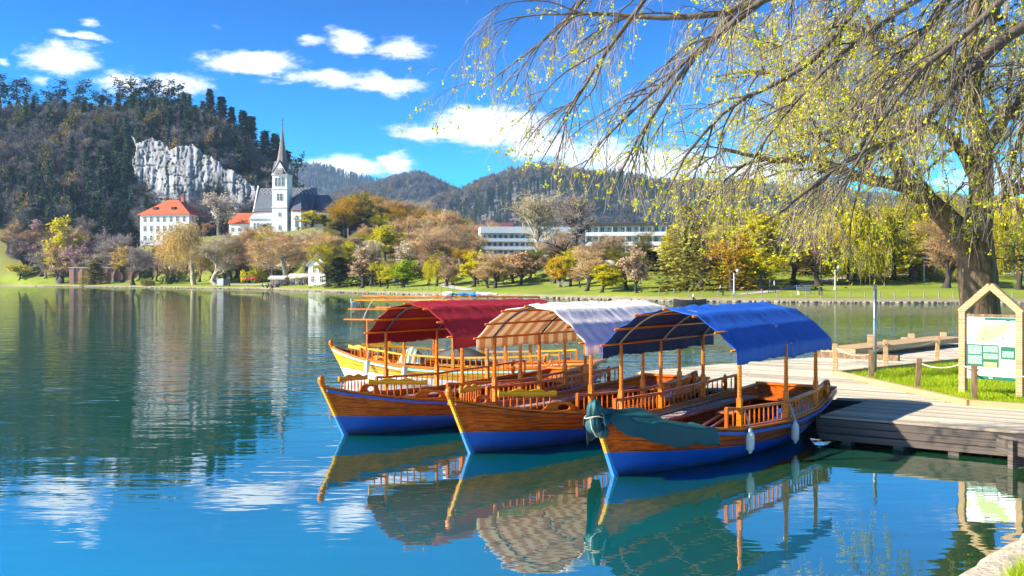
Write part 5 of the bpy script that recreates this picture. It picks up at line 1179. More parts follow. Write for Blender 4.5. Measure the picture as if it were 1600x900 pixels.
# church
s = 370 / FPX; cx = (441 - 800) * s; cz = CAMH + (HOR - 366) * s
ch = empty('church', (cx, 370, cz), R(-7)); tag(ch, 'white church with slate roofs and a tall slender spire on the terrace', 'church')
tw = 2.75
t_ = MB().box((0, 0, 9.2), (5.5, 5.5, 24.4)).build('tower', PLAST, ch)
for z in (9.6, 16.2, 21.3): MB().box((0, 0, z), (5.9, 5.9, .35)).build('cornice', PLAST, t_)
g = MB()
for r_ in range(4):
    m = Matrix.Rotation(R(90 * r_), 3, 'Z'); g.add([m @ Vector(p) for p in ((-2.7, -2.78, 21.4), (2.7, -2.78, 21.4), (0, -2.78, 26.0), (-2.7, -2.5, 21.4), (2.7, -2.5, 21.4), (0, -2.5, 26.0))], [(0, 1, 2), (5, 4, 3), (0, 3, 4, 1), (1, 4, 5, 2), (2, 5, 3, 0)])
g.build('gables', PLAST, t_)
sp = MB(); k = 8; rows = []
for z, r_ in ((21.5, 3.9), (25.5, 2.2), (28, 1.55), (33, .80), (39.2, .10)):
    rows.append([(r_ * math.cos(R(22.5 + 45 * i)), r_ * math.sin(R(22.5 + 45 * i)), z) for i in range(9)])
sp.add(*loft(rows)); spo = sp.build('spire', SLATEB, ch)
gr = MB()
for r_ in range(4):
    m = Matrix.Rotation(R(90 * r_), 3, 'Z'); gr.add([m @ Vector(p) for p in ((-3.1, -2.95, 21.3), (0, -2.95, 26.4), (0, 0, 26.4), (3.1, -2.95, 21.3))], [(0, 1, 2), (1, 3, 2)])
gr.build('gable_roof', SLATEB, spo)
MB().tube([(0, 0, 39), (0, 0, 42.2)], .11, 6).box((0, 0, 41.2), (1.1, .16, .16)).lathe([(.05, 0), (.28, .2), (.05, .4)], 8, (0, 0, 39.4)).build('cross', pm('iron', (.05, .05, .055), rough=.5), spo)
for r_ in (0, -90): 
    m = Matrix.Rotation(R(r_), 3, 'Z')
    for x in (-1.25, 0, 1.25): p = m @ Vector((x, -2.76, 17.2)); window(t_, p.x, p.y, p.z, .8, 3.0, R(r_), True)
    for x in (-.6, .6): p = m @ Vector((x, -2.76, 12.0)); window(t_, p.x, p.y, p.z, .75, 2.5, R(r_), True)
    p = m @ Vector((0, -2.76, 6.3)); window(t_, p.x, p.y, p.z, .7, 1.4, R(r_), True); p = m @ Vector((0, -2.84, 22.6)); 
    cl_ = MB().tube([(0, -.02, 0), (0, -.14, 0)], .82, 20).build('clock_face', pm('clock_white', (.7, .7, .7), rough=.5), t_, loc=p, rot=(0, 0, R(r_)))
    MB().box((0, -.17, .25), (.10, .04, .55)).box((.2, -.17, 0), (.42, .04, .10)).build('hands', pm('iron2', (.03, .03, .03), rough=.5), cl_)
window(t_, 0, -2.76, 1.6, .7, 1.5, 0, True)
nv_ = MB().box((-.4, 6.5, 3.6), (21.6, 9, 9.9)).build('nave', PLAST, ch)
MB().box((-.4, 6.5, 8.35), (22.0, 9.4, .55)).build('cornice', REDB, nv_)
nr = hiproof(-11.2, 10.4, 2, 11, 8.6, 17.3, 0, .35, False).build('nave_roof', SLATE, ch)
MB().add([(-11.75, 1.5, 8.2), (-11.75, 11.5, 8.2), (-11.75, 6.5, 18.3), (-11.35, 1.5, 8.2), (-11.35, 11.5, 8.2), (-11.35, 6.5, 18.3)], [(0, 1, 2), (3, 5, 4), (0, 3, 4, 1), (1, 4, 5, 2), (2, 5, 3, 0)]).build('gable_wall', PLAST, ch)
# pale lattice of roof tiles
LAT = pm('pale_roof_tiles', (.55, .54, .50), (.45, .44, .42), rough=.6)
lt = MB()
def rp(x, f, y0=1.65, y1=6.5, z0=8.6, z1=17.3): return Vector((x, y0 + (y1 - y0) * f - .05, z0 + (z1 - z0) * f + .05))
x = -10.6
while x < 9.6:
    if not -3.3 < x < 2.4:
        for a, b in ((.72, .86), (.86, 1.0)): lt.bar(rp(x, a), rp(x + .75, b), .22, .06); lt.bar(rp(x + 1.5, a), rp(x + .75, b), .22, .06)
        lt.bar(rp(x, .10), rp(x + 1.5, .10), .35, .06)
    x += 1.5
lt.build('tile_pattern', LAT, nr)
al = MB().box((-7.4, .7, 2.2), (8.8, 3.2, 7)).build('aisle', PLAST, ch)
MB().add([(-12, -1.2, 5.6), (-2.9, -1.2, 5.6), (-2.9, 2.1, 7.6), (-12, 2.1, 7.6), (-12, -1.2, 5.35), (-2.9, -1.2, 5.35), (-2.9, 2.1, 7.3), (-12, 2.1, 7.3)], [(0, 1, 2, 3), (7, 6, 5, 4), (0, 4, 5, 1), (1, 5, 6, 2), (2, 6, 7, 3), (3, 7, 4, 0)]).build('aisle_roof', pm('pale_lead_roof', (.45, .46, .46), rough=.5), ch)
for x in (-10, -8.6, -5.0, -4.0): window(al, x, -.92, 1.8, .8, 2.3, 0, True)
window(al, -4.6, -.92, -1.2, 1.3, 2.2, 0, True)
def polyapse(cx_, cy_, r_, z1, zt, nm, ridge=0.0):
    pts = [(cx_ + r_ * math.cos(R(22.5 + 45 * i)), cy_ + r_ * math.sin(R(22.5 + 45 * i))) for i in range(8)]
    w = MB().prism(pts, -1.5, z1).build(nm, PLAST, ch)
    MB().prism([(cx_ + (r_ + .2) * math.cos(R(22.5 + 45 * i)), cy_ + (r_ + .2) * math.sin(R(22.5 + 45 * i))) for i in range(8)], z1 - .5, z1 - .02).build('cornice', REDB, w)
    q = [(cx_ + (r_ + .4) * math.cos(R(22.5 + 45 * i)), cy_ + (r_ + .4) * math.sin(R(22.5 + 45 * i)), z1) for i in range(8)]
    MB().add(q + [(cx_ - ridge, cy_, zt), (cx_ + .1, cy_, zt)], [(0, 1, 9), (7, 0, 9), (6, 7, 9), (1, 2, 9), (2, 3, 8), (3, 4, 8), (4, 5, 8), (5, 6, 8), (2, 8, 9), (6, 9, 8), tuple(range(8))[::-1]]).build('roof', SLATE, w)
    for a in (-135, -90, -45):
        d = r_ * math.cos(R(22.5)) + .01; window(w, cx_ + d * math.cos(R(a)), cy_ + d * math.sin(R(a)), 2.4, 1.0, 4.2, R(a + 90), True)
    return w
polyapse(6.3, 1.4, 4.3, 8.5, 15.4, 'side_chapel'); polyapse(15.2, 6.5, 4.6, 8.3, 14.6, 'apse', 5.5)
MB().box((11.5, 6.5, 3.4), (5, 8.2, 9.6)).build('choir', PLAST, ch)
# parsonage with hipped red roof
s = 400 / FPX
ho = empty('parsonage', ((222 - 800) * s, 398, CAMH + (HOR - 374) * s), R(-11)); tag(ho, 'white three-storey house with hipped red tile roof left of the church', 'house')
wl = MB().box((10.3, 6.5, 3.6), (20.6, 13, 12.0)).build('wall', PLAST, ho); MB().box((10.3, 6.5, 5.55), (20.9, 13.3, .22)).build('string_course', PLAST, wl)
rf = hiproof(0, 20.6, 0, 13, 9.6, 15.6, 8.0, .7).build('roof', TILE, ho)
MB().box((14.6, 6.2, 15.9), (1.3, 1.1, 2.2)).box((14.6, 6.2, 17.05), (1.6, 1.4, .3)).build('chimney', pm('red_chimney', (.42, .14, .10), rough=.8), rf)
for x in (5.4, 13.0): MB().add([(x - .9, 1.3, 11.6), (x + .9, 1.3, 11.6), (x + .7, 1.3, 12.5), (x - .7, 1.3, 12.5), (x - .9, 3.4, 12.6), (x + .9, 3.4, 12.6)], [(0, 1, 2, 3), (3, 2, 5, 4), (0, 3, 4), (1, 5, 2)]).build('dormer', DARKR, rf)
for i in range(7):
    x = 2.0 + i * 2.75; window(wl, x, -.01, 6.7, 1.05, 1.9); window(wl, x, -.01, 3.1, 1.05, 1.9); window(wl, x, -.01, -.3, 1.05, 1.7, 0, True)
for y in (2.5, 5.5, 8.5): window(wl, 20.62, y, 6.7, 1.05, 1.9, R(90)); window(wl, 20.62, y, 3.1, 1.05, 1.9, R(90))
# outbuilding with small red roof
def house(name, label, px0, px1, yeave, ybase, yridge, D, depth, wm_, rm_, rz=0, nx=3, nz=1, gable=True, ww=.9, wh=1.3):
    s = D / FPX; w = (px1 - px0) * s; he = (ybase - yeave) * s; hr = (ybase - yridge) * s
    o = empty(name, ((px0 - 800) * s, D, CAMH + (HOR - ybase) * s), R(rz)); tag(o, label, 'house')
    wl = MB().box((w / 2, depth / 2, he / 2 - 1), (w, depth, he + 2)).build('wall', wm_, o)
    if gable: MB().add([(.02, .02, he), (.02, depth - .02, he), (.02, depth / 2, hr - .15), (w - .02, .02, he), (w - .02, depth - .02, he), (w - .02, depth / 2, hr - .15)], [(0, 1, 2), (3, 5, 4), (0, 2, 5, 3), (1, 4, 5, 2)]).build('gable', wm_, wl)
    hiproof(0, w, 0, depth, he + .02, hr, min(w, depth) * .4, .4, not gable).build('roof', rm_, o)
    for j in range(nz):
        for i in range(nx): window(wl, w * (i + .5) / nx, -.01, he * (.28 + j) / max(nz, 1) , ww, wh)
    return o
house('outbuilding', 'low white outbuilding with red roof between blossom tree and church', 358, 392, 349, 366, 332, 392, 8, PLAST, TILE, -8)
house('village_house', 'small house with orange-red roof left of the white hotel', 724, 748, 362, 378, 351, 345, 8, PLAST2, TILE, 10, 2)
house('village_house', 'house with dark red roof above the white hotel left end', 764, 800, 356, 372, 347, 372, 8, PLAST2, pm('maroon_roof', (.16, .05, .045), rough=.8), -5, 2)
house('chalet', 'dark brown chalet with steep roof on the rise right of the church', 545, 582, 352, 374, 334, 322, 9, pm('dark_timber_wall', (.10, .07, .06), (.06, .045, .04), rough=.8), DARKR, 12, 3)
# white lakeside house, gable to the viewer
D = 258; s = D / FPX
lh = empty('lakeside_house', ((482 - 800) * s, D, gz1((500 - 800) * s, D)), R(-20)); tag(lh, 'white lakeside house with grey roof half hidden by bare trees', 'house')
wl = MB().box((2.6, 5.5, 2.0), (5.2, 11, 6.0)).add([(0, 0, 5), (5.2, 0, 5), (2.6, 0, 7.4), (0, 11, 5), (5.2, 11, 5), (2.6, 11, 7.4)], [(0, 1, 2), (3, 5, 4), (0, 2, 5, 3), (1, 4, 5, 2)]).build('wall', PLAST, lh)
MB().add([(-.5, -.5, 4.75), (2.6, -.5, 7.65), (5.7, -.5, 4.75), (-.5, 11.5, 4.75), (2.6, 11.5, 7.65), (5.7, 11.5, 4.75), (-.5, -.5, 4.55), (2.6, -.5, 7.4), (5.7, -.5, 4.55), (-.5, 11.5, 4.55), (2.6, 11.5, 7.4), (5.7, 11.5, 4.55)], [(0, 1, 4, 3), (1, 2, 5, 4), (6, 9, 10, 7), (7, 10, 11, 8), (0, 6, 7, 1), (1, 7, 8, 2), (3, 4, 10, 9), (4, 5, 11, 10), (0, 3, 9, 6), (2, 8, 11, 5)]).build('roof', pm('grey_sheet_roof', (.34, .38, .44), (.27, .30, .35), rough=.5), lh)
for x in (1.7, 3.4): window(wl, x, -.01, 3.0, .8, 1.5)
for x in (1.3, 3.8): window(wl, x, -.01, .7, .9, 1.4)
for y in (2.5, 5.5, 8.5): window(wl, 5.21, y, 2.9, .8, 1.4, R(90))
# ruined brick wall below the hill
D = 392; s = D / FPX
rw = empty('brick_wall', ((112 - 800) * s, D, gz1((165 - 800) * s, D) - 1), R(-4)); tag(rw, 'long old brick terrace wall half hidden by trees on the left shore', 'wall')
MB().box((13.5, .5, 3.2), (29, 1, 6.6)).build('wall', BRICK, rw)
for i in range(9): MB().box((.6 + i * 3.3, -.15, 3.25), (.9, .5, 6.6)).build('pilaster', BRICK, rw)
MB().box((13.5, .4, 6.68), (29.6, 1.8, .4)).build('coping', pm('coping_stone', (.46, .36, .32), rough=.8), rw)
# hotels
def hotel(name, label, px0, px1, ytop, D, floors, fh, bays, rz, roofm, depth=14, fas=1.5, zbase=None, wallm=None):
    s = D / FPX; w = (px1 - px0) * s; zt = CAMH + (HOR - ytop) * s; H = fas + floors * fh + 6
    o = empty(name, ((px0 - 800) * s, D, zt - H), R(rz)); tag(o, label, 'hotel')
    wm_ = wallm or PLAST
    wl = MB().box((w / 2, depth / 2 + 1.3, (H - fas) / 2), (w, depth, H - fas)).build('wall', wm_, o)
    MB().box((w / 2, depth / 2 + .5, H - fas / 2), (w + .6, depth + 1.8, fas)).build('roof_band', roofm, o)
    bwid_ = w / bays
    for f in range(floors):
        z = H - fas - (f + 1) * fh
        b = MB().box((w / 2, .55, z - .08), (w, 1.5, .22)).box((w / 2, -.17, z + .42), (w, .08, .85)).build('balcony', PLAST, o)
        for i in range(bays + 1): MB().box((i * bwid_ if 0 < i < bays else (.06 if i == 0 else w - .06), .55, z + fh / 2), (.12, 1.4, fh - .3)).build('partition', PLAST, b) if i % 2 == 0 else None
        for i in range(bays): window(wl, (i + .5) * bwid_, 1.29, z + .25, bwid_ * .46, fh * .70)
    for f in range(floors):
        for y in (4, 8, 12): window(wl, w + .01, y, H - fas - (f + 1) * fh + .8, 1.0, 1.5, R(90))
    return o, w, H
h1, w, H = hotel('hotel', 'long white hotel with four rows of balconies and white roof band', 752, 908, 354, 300, 4, 2.35, 18, 4, PLAST, fas=1.9)
for i, (x, ww_) in enumerate([(17.6, .5), (18.4, .4), (19.0, .3), (20.2, .6), (21.0, .5), (21.8, .5), (22.6, .3)]): MB().box((x, -.43, H - .9), (ww_ * .8, .05, .5 + .2 * (i % 2))).build('sign_mark', pm('sign_grey', (.42, .44, .47), rough=.6), h1)
hotel('hotel', 'second pale hotel with three balcony rows and dark flat roof on the right', 915, 1040, 349, 272, 4, 2.6, 12, -9, DARKR, fas=.6, wallm=pm('pale_blue_plaster', (.66, .68, .72), (.58, .60, .64), scale=.4, rough=.85))
D = 215; s = D / FPX
tb = empty('tower_block', ((1083 - 800) * s, D, gz1((1100 - 800) * s, D) - .3), R(4)); tag(tb, 'tan square tower block with white stair side behind the lawn', 'building')
zt = CAMH + (HOR - 377) * s - tb.location.z
wl = MB().box((3.6, 2.5, zt / 2), (4.2, 5, zt)).build('wall', TAN, tb); w2 = MB().box((.75, 2.2, zt / 2 - .2), (1.5, 4.2, zt - .4)).build('stair_wall', PLAST, tb); MB().box((3.0, 2.5, zt + .12), (6.0, 5.6, .3)).build('roof', PLAST2, tb)
for k in range(3): window(w2, .75, .09, 1.2 + k * 2.6, .8, 1.6)
for k in range(2): MB().box((3.6, -.02, 3 + 3 * k), (4.25, .08, .2)).build('band', PLAST2, wl)
house('villa', 'cream villa with curved gable left of the tan tower block', 1034, 1082, 392, 440, 385, 228, 9, PLAST2, pm('pale_villa_roof', (.5, .42, .34), rough=.8), 6, 4, 2)
# ------------------------------------------------------------------ park furniture on the far shore
def gpos(px, D): x = (px - 800) / FPX * D; return Vector((x, D, gz1(x, D)))
def ribbon(name, pts, w, mat, label, dz=.05):
    P = [Vector(p) for p in pts]; m = MB(); rows = []
    Q = []
    for a, b in zip(P[:-1], P[1:]):
        n = max(2, int((b - a).length / 2))
        Q += [a.lerp(b, i / n) for i in range(n)]
    Q.append(P[-1])
    for i, q in enumerate(Q):
        t = (Q[min(i + 1, len(Q) - 1)] - Q[max(i - 1, 0)]).normalized(); nrm = Vector((-t.y, t.x, 0))
        rows.append([(q + nrm * w * k).to_tuple()[:2] for k in (-.5, -.17, .17, .5)])
    rows = [[(x, y, gz1(x, y) + dz) for x, y in r] for r in rows]
    tag(m.add(*loft(rows)).build(name, mat), label, None, None, 'structure')
PATH = pm('pale_gravel_path', (.48, .44, .38), (.38, .34, .30), scale=1, rough=.95)
ribbon('path', [gpos(735, 176), gpos(712, 186), gpos(694, 198), gpos(702, 212), gpos(722, 226), gpos(716, 245)], 2.2, PATH, 'pale path curving up the park left of the fir')
ribbon('path', [gpos(1150, 132), gpos(1186, 134), gpos(1225, 140), gpos(1260, 150), gpos(1330, 158), gpos(1450, 160), gpos(1640, 158)], 2.0, PATH, 'pale path crossing the lawn above the blue canopy')
ribbon('path', [gpos(330, 322), gpos(400, 300), gpos(470, 285), gpos(520, 268)], 3.0, PATH, 'pale path along the left shore by the cafe')
# shore edge of rough stones, one mass
rng = np.random.default_rng(12); xs_ = np.concatenate([np.interp(np.linspace(0, 1, 900), [0, 1], [-235, -12]), np.linspace(-12, 110, 900)]) + rng.normal(0, .2, 1800)
V = []; F = []
base_ = MB().box((0, 0, 0), (1, 1, 1)); bv = np.array(base_.v); bf = np.array(base_.f)
for i, x in enumerate(xs_):
    y = float(shoreY(x)) + rng.normal(.1, .25); sz = rng.uniform(.15, .5, 3) * np.array([1.4, 1, .6]); a = rng.uniform(0, 3); c, sn = math.cos(a), math.sin(a)
    p = bv * (1 + rng.uniform(-.2, .2, bv.shape)) * sz; p = np.stack([p[:, 0] * c - p[:, 1] * sn, p[:, 0] * sn + p[:, 1] * c, p[:, 2]], 1) + np.array([x, y, .06])
    V.append(p); F.append(bf + 8 * i)
tag(ob('shore_stones', np_mesh('shore_stones', np.concatenate(V), np.concatenate(F)), pm('shore_stone', (.32, .28, .20), (.17, .15, .11), scale=.8, rough=.9)), 'rough stones edging the far shore', None, None, 'stuff')
STK = MB().box((0, 0, .45), (.12, .12, .9)).mesh('stake'); FP = pm('grey_stake', (.34, .31, .27), rough=.8)
for i in range(26):
    px = 1030 + i * 23; x = (px - 800) / FPX * 124; D = float(shoreY(x)) + 2.2; x = (px - 800) / FPX * D
    tag(ob('shore_stake', STK, FP, None, (x, D, gz1(x, D) - .05)), 'short grey shore stake on the right-hand far shore, %s from the left' % nth(i + 1), 'stake', 'stakes along the right-hand far shore')
for i in range(16):
    px = 560 + i * 10; D = float(shoreY((px - 800) / FPX * 200)) + 3; x = (px - 800) / FPX * D
    tag(ob('shore_stake', STK, FP, None, (x, D, gz1(x, D) - .05)), 'short grey shore stake near the weeping willow, %s from the left' % nth(i + 1), 'stake', 'stakes along the shore near the willow')
def lamp(px, D, h, label, globes=3):
    o = empty('street_lamp', gpos(px, D)); tag(o, label, 'lamp')
    MB().lathe([(.22, 0), (.20, .3), (.12, .4), (.10, h - .5), (.13, h - .4), (.08, h - .3)], 8).build('column', pm('lamp_column', (.55, .52, .47), (.45, .42, .38), rough=.7), o)
    for k in range(globes):
        a = 2 * math.pi * k / globes; q = (.42 * math.cos(a), .42 * math.sin(a), h - .15)
        MB().tube([(0, 0, h - .45), (q[0] * .7, q[1] * .7, h - .4), q], .04, 6).build('arm', METAL, o)
        MB().lathe([(.05, 0), (.18, .1), (.2, .22), (.14, .36), (.02, .42)], 8, q).build('globe', WHITE_P, o)
lamp(1283, 152, 3.4, 'pale column lamp with globe heads left of the metal pole'); lamp(1444, 150, 3.4, 'pale column lamp with globe heads right of the metal pole'); lamp(1305, 138, 3.0, 'thin lamp just left of the metal pole', 1); lamp(1147, 133, 3.0, 'thin lamp on the lawn below the russet tree', 1)
def bench(px, D, rz, label):
    o = empty('park_bench', gpos(px, D), R(rz)); tag(o, label, 'bench'); c = pm('bench_grey', (.52, .50, .46), rough=.8)
    for k in range(3): MB().box((0, -.2 + .2 * k, .45), (1.9, .16, .05)).build('seat_slat', c, o)
    for k in range(2): MB().box((0, .33, .65 + .2 * k), (1.9, .05, .15)).build('back_slat', c, o)
    for x in (-.8, .8): MB().box((x, 0, .2), (.1, .6, .5)).build('leg', c, o)
for px, D, rz, lab in ((1257, 130, 10, 'grey bench at the far shore above the blue canopy right end'), (1495, 152, 0, 'grey bench on the far lawn left of the thick trunk'), (1590, 156, 0, 'grey bench on the far lawn at the right edge'), (1460, 155, 0, 'grey bench on the far lawn below the tall evergreen'), (880, 166, 0, 'bench on the park lawn behind the red canopy'), (760, 186, 0, 'bench by the path behind the red canopy')): bench(px, D, rz, lab)
# people, each one skinned figure
def person(px, D, label, shirt, pose='stand', rz=0.0, h=1.72, base=None):
    p = base or gpos(px, D); o = empty('person', p, rz); tag(o, label, 'person')
    st = .16 if pose == 'walk' else .0; hy = .93
    if pose == 'sit':
        J = [(0, 0, .50), (0, .02, .75), (0, .03, 1.0), (0, .02, 1.10), (0, 0, 1.22), (0, 0, 1.34), (.09, -.05, .50), (.10, -.42, .50), (.10, -.45, .06), (.10, -.58, .03), (-.09, -.05, .50), (-.10, -.42, .50), (-.10, -.45, .06), (-.10, -.58, .03), (.2, .02, 1.0), (.25, -.05, .75), (.15, -.28, .62), (-.2, .02, 1.0), (-.25, -.05, .75), (-.15, -.28, .62)]
    else:
        J = [(0, 0, hy), (0, .01, 1.15), (0, .02, 1.38), (0, .02, 1.47), (0, 0, 1.57), (0, -.01, 1.68), (.09, 0, hy - .05), (.10, -.5 * st - .02, .50), (.10, -st + .05, .08), (.10, -st - .10, .03), (-.09, 0, hy - .05), (-.10, .3 * st - .03, .50), (-.10, st + .05, .10), (-.10, st - .08, .03), (.19, .02, 1.37), (.25, .05, 1.1), (.24, -.06, .86), (-.19, .02, 1.37), (-.25, .02, 1.1), (-.24, -.08, .86)]
    E = [(0, 1), (1, 2), (2, 3), (3, 4), (4, 5), (0, 6), (6, 7), (7, 8), (8, 9), (0, 10), (10, 11), (11, 12), (12, 13), (2, 14), (14, 15), (15, 16), (2, 17), (17, 18), (18, 19)]
    rad = [.13, .125, .14, .06, .095, .075, .095, .065, .045, .04, .095, .065, .045, .04, .065, .048, .036, .065, .048, .036]
    me = bpy.data.meshes.new('body'); me.from_pydata([tuple(c * h / 1.72 for c in j) for j in J], E, []); me.update()
    b = ob('body', me, None, o); sk_ = b.modifiers.new('skin', 'SKIN')
    if not me.skin_vertices: me.skin_vertices.new()
    for v, r_ in zip(me.skin_vertices[0].data, rad): v.radius = (r_, r_ * .85)
    me.skin_vertices[0].data[0].use_root = True
    b.modifiers.new('sub', 'SUBSURF').levels = 1; b.modifiers[-1].render_levels = 1
    me.materials.append(clothes(shirt))
def clothes(shirt):
    nm = 'clothes_%02d_%02d_%02d' % tuple(int(c * 99) for c in shirt)
    m = pm(nm, shirt, None, scale=5, rough=.85); t = m.node_tree; N = t.nodes; L = t.links
    if 'zsplit' in [n.name for n in N]: return m
    tc = [n for n in N if n.type == 'TEX_COORD'][0]; sp_ = N.new('ShaderNodeSeparateXYZ'); sp_.name = 'zsplit'; L.new(tc.outputs['Object'], sp_.inputs[0])
    cr = N.new('ShaderNodeValToRGB'); cr.color_ramp.interpolation = 'CONSTANT'; e = cr.color_ramp.elements
    e[0].position = 0; e[0].color = (.02, .022, .03, 1); e[1].position = .47; e[1].color = rgba(shirt); q = e.new(.72); q.color = (.45, .26, .18, 1); q = e.new(.80); q.color = (.05, .03, .02, 1)
    d = N.new('ShaderNodeMath'); d.operation = 'MULTIPLY'; d.inputs[1].default_value = .5; L.new(sp_.outputs[2], d.inputs[0]); L.new(d.outputs[0], cr.inputs[0]); L.new(cr.outputs[0], N['Principled BSDF'].inputs['Base Color'])
    return m
for px, D, lab, sh_, ps, rz in ((1203, 134, 'person in dark clothes walking on the far path, left of two', (.03, .03, .04), 'walk', 1.3), (1210, 134, 'person in pale top walking on the far path, right of two', (.35, .42, .55), 'walk', 1.4), (616, 213, 'person in pale top standing at the shore near the willow, leftmost of three', (.5, .5, .52), 'stand', .4), (622, 213, 'person in dark jacket standing at the shore near the willow, middle of three', (.03, .03, .04), 'stand', 2), (629, 213, 'person in black standing at the shore near the willow, rightmost of three', (.02, .02, .025), 'stand', 3),
        (697, 192, 'person in dark clothes standing right of the small weeping willow', (.03, .04, .05), 'stand', 1), (1126, 131, 'person in pale top sitting on the far lawn below the dark round tree', (.6, .55, .5), 'sit', .5)): person(px, D, lab, sh_, ps, rz)
# small rowing boat with a rower close to the far shore
rbp = Vector(((1078 - 800) / FPX * 118, 118, 0)); r = empty('small_rowboat', rbp, R(5)); tag(r, 'small dark rowing boat with a rower near the far shore', 'boat')
m = MB(); rows = []
for u in np.linspace(0, 1, 12):
    B = .55 * math.sin(math.pi * (.08 + .84 * u)) ** .7; rows.append([(-1.9 + 3.8 * u, -B, .38 + .15 * abs(2 * u - 1) ** 2), (-1.9 + 3.8 * u, -B * .7, .0), (-1.9 + 3.8 * u, 0, -.1), (-1.9 + 3.8 * u, B * .7, .0), (-1.9 + 3.8 * u, B, .38 + .15 * abs(2 * u - 1) ** 2)])
m.add(*loft(rows)).build('hull', pm('dark_boat', (.06, .05, .05), rough=.5), r); MB().box((.4, 0, .28), (.3, .9, .05)).build('thwart', WOOD, r)
person(0, 0, 'person in pale top rowing the small dark boat', (.5, .52, .6), 'sit', 1.57, base=rbp + Vector((.4, 0, -.18)))
# lakeside cafe: awnings, parasols, tables
AW = pm('white_awning', (.80, .76, .70), (.70, .66, .60), scale=1, rough=.8, transl=.25); DK_ = pm('dark_furniture', (.04, .035, .04), rough=.6)
def awning(px0, px1, D, h, label, depth=3.2):
    a, b = (px0 - 800) / FPX * D, (px1 - 800) / FPX * D; w = b - a; z = gz1((a + b) / 2, D); o = empty('cafe_awning', (a, D, z)); tag(o, label, 'awning', 'awnings of the lakeside cafe')
    MB().add([(0, 0, h - .4), (w, 0, h - .4), (w, depth, h + .3), (0, depth, h + .3), (0, 0, h - .75), (w, 0, h - .75)], [(0, 1, 2, 3), (4, 5, 1, 0)]).build('cloth', AW, o)
    for x in np.linspace(.1, w - .1, 4): MB().box((x, .1, h / 2 - .3), (.1, .1, h)).build('pole', DK_, o)
    MB().box((w / 2, depth, h / 2), (w, .1, h)).build('back_wall', pm('shade_wall', (.30, .25, .22), rough=.8), o)
awning(418, 445, 272, 2.7, 'left white awning of the lakeside cafe'); awning(449, 480, 270, 2.7, 'middle white awning of the lakeside cafe, behind the orange tree'); awning(500, 520, 262, 2.5, 'right white awning of the cafe by the white house')
awning(860, 885, 176, 2.0, 'beige market awning left of the rusty tree trunk', 2); awning(888, 915, 178, 2.0, 'beige market awning behind the rusty tree trunk', 2); awning(930, 962, 176, 2.0, 'beige market awning below the second hotel', 2)
def parasol(px, D, col, label):
    o = empty('parasol', gpos(px, D)); tag(o, label, 'parasol', 'parasols of the lakeside cafe')
    MB().tube([(0, 0, 0), (0, 0, 2.7)], .04, 6).build('pole', METAL, o); rows = [[(r_ * math.cos(R(45 * i)), r_ * math.sin(R(45 * i)), z) for i in range(9)] for r_, z in ((1.45, 2.05), (1.4, 2.2), (.7, 2.55), (.02, 2.75))]
    MB().add(*loft(rows)).build('canopy', pm('parasol_%d' % int(col[1] * 100), col, rough=.8, transl=.3), o)
parasol(386, 290, (.55, .06, .05), 'left red parasol on the cafe terrace'); parasol(397, 290, (.55, .06, .05), 'right red parasol on the cafe terrace'); parasol(462, 262, (.75, .62, .52), 'pale parasol right of the orange tree trunk'); parasol(474, 262, (.75, .62, .52), 'pale parasol beside the many-stemmed tree')
rnd = random.Random(9)
for i in range(22):
    px = 384 + i * 6.2; D = 262 + rnd.uniform(-2, 8) + (500 - px) * .10; o = empty('cafe_table', gpos(px, D), rnd.uniform(0, 3)); tag(o, 'small cafe table with dark chairs on the shore terrace, %s from the left' % nth(i + 1), 'table', 'tables of the lakeside cafe')
    MB().box((0, 0, .74), (.9, .9, .06)).build('top', rnd.choice([DK_, AW, pm('red_cloth', (.4, .06, .05))]), o); MB().box((0, 0, .37), (.1, .1, .72)).build('leg', DK_, o)
    for sx in (-.75, .75): MB().box((sx, 0, .45), (.42, .45, .06)).box((sx * 1.27, 0, .72), (.05, .45, .5)).box((sx, 0, .22), (.34, .36, .42)).build('chair', DK_, o)
o = empty('notice_stand', gpos(349, 300)); tag(o, 'white and dark notice stand by the pale trunk on the left shore', 'notice stand'); MB().box((-.9, 0, 1.3), (1.8, .15, 2.0)).build('panel', PW, o); MB().box((1.0, .02, 1.3), (1.9, .15, 2.1)).build('panel', DK_, o)
for x in (-1.7, 0, 1.9): MB().box((x, .12, .9), (.12, .12, 2.0)).build('post', DK_, o)
o = tag(MB().lathe([(.22, 0), (.25, .1), (.24, .9), (.27, .95), (.1, 1.05)], 10).build('litter_bin', DK_, None, loc=gpos(1282, 128)), 'dark litter bin on the far shore left of the metal pole', 'bin')
# swans resting on the lake
WB_ = pm('white_feathers', (.85, .84, .82), rough=.8)
for px, py, lab in ((180, 451, 'white swan on the lake near the left shore, left one'), (243, 452, 'white swan on the lake near the left shore, right one'), (552, 475, 'white waterbird left of the red canopy')):
    D = FPX * CAMH / (py - HOR); D = min(D, 320); o = empty('waterbird', ((px - 800) / FPX * D, D, 0), rnd.uniform(0, 6)); tag(o, lab, 'bird', 'birds on the lake'); k = 1 if py < 600 else .35
    m = MB().tube([(-.5, 0, .16), (-.38, 0, .14), (-.15, 0, .13), (.12, 0, .12), (.3, 0, .16), (.38, 0, .30), (.36, 0, .50), (.40, 0, .60), (.48, 0, .60), (.56, 0, .57)], [.02, .10, .17, .18, .12, .06, .045, .055, .05, .015], 8); m.build('body', WB_, o, True, scale=(k, k, k))
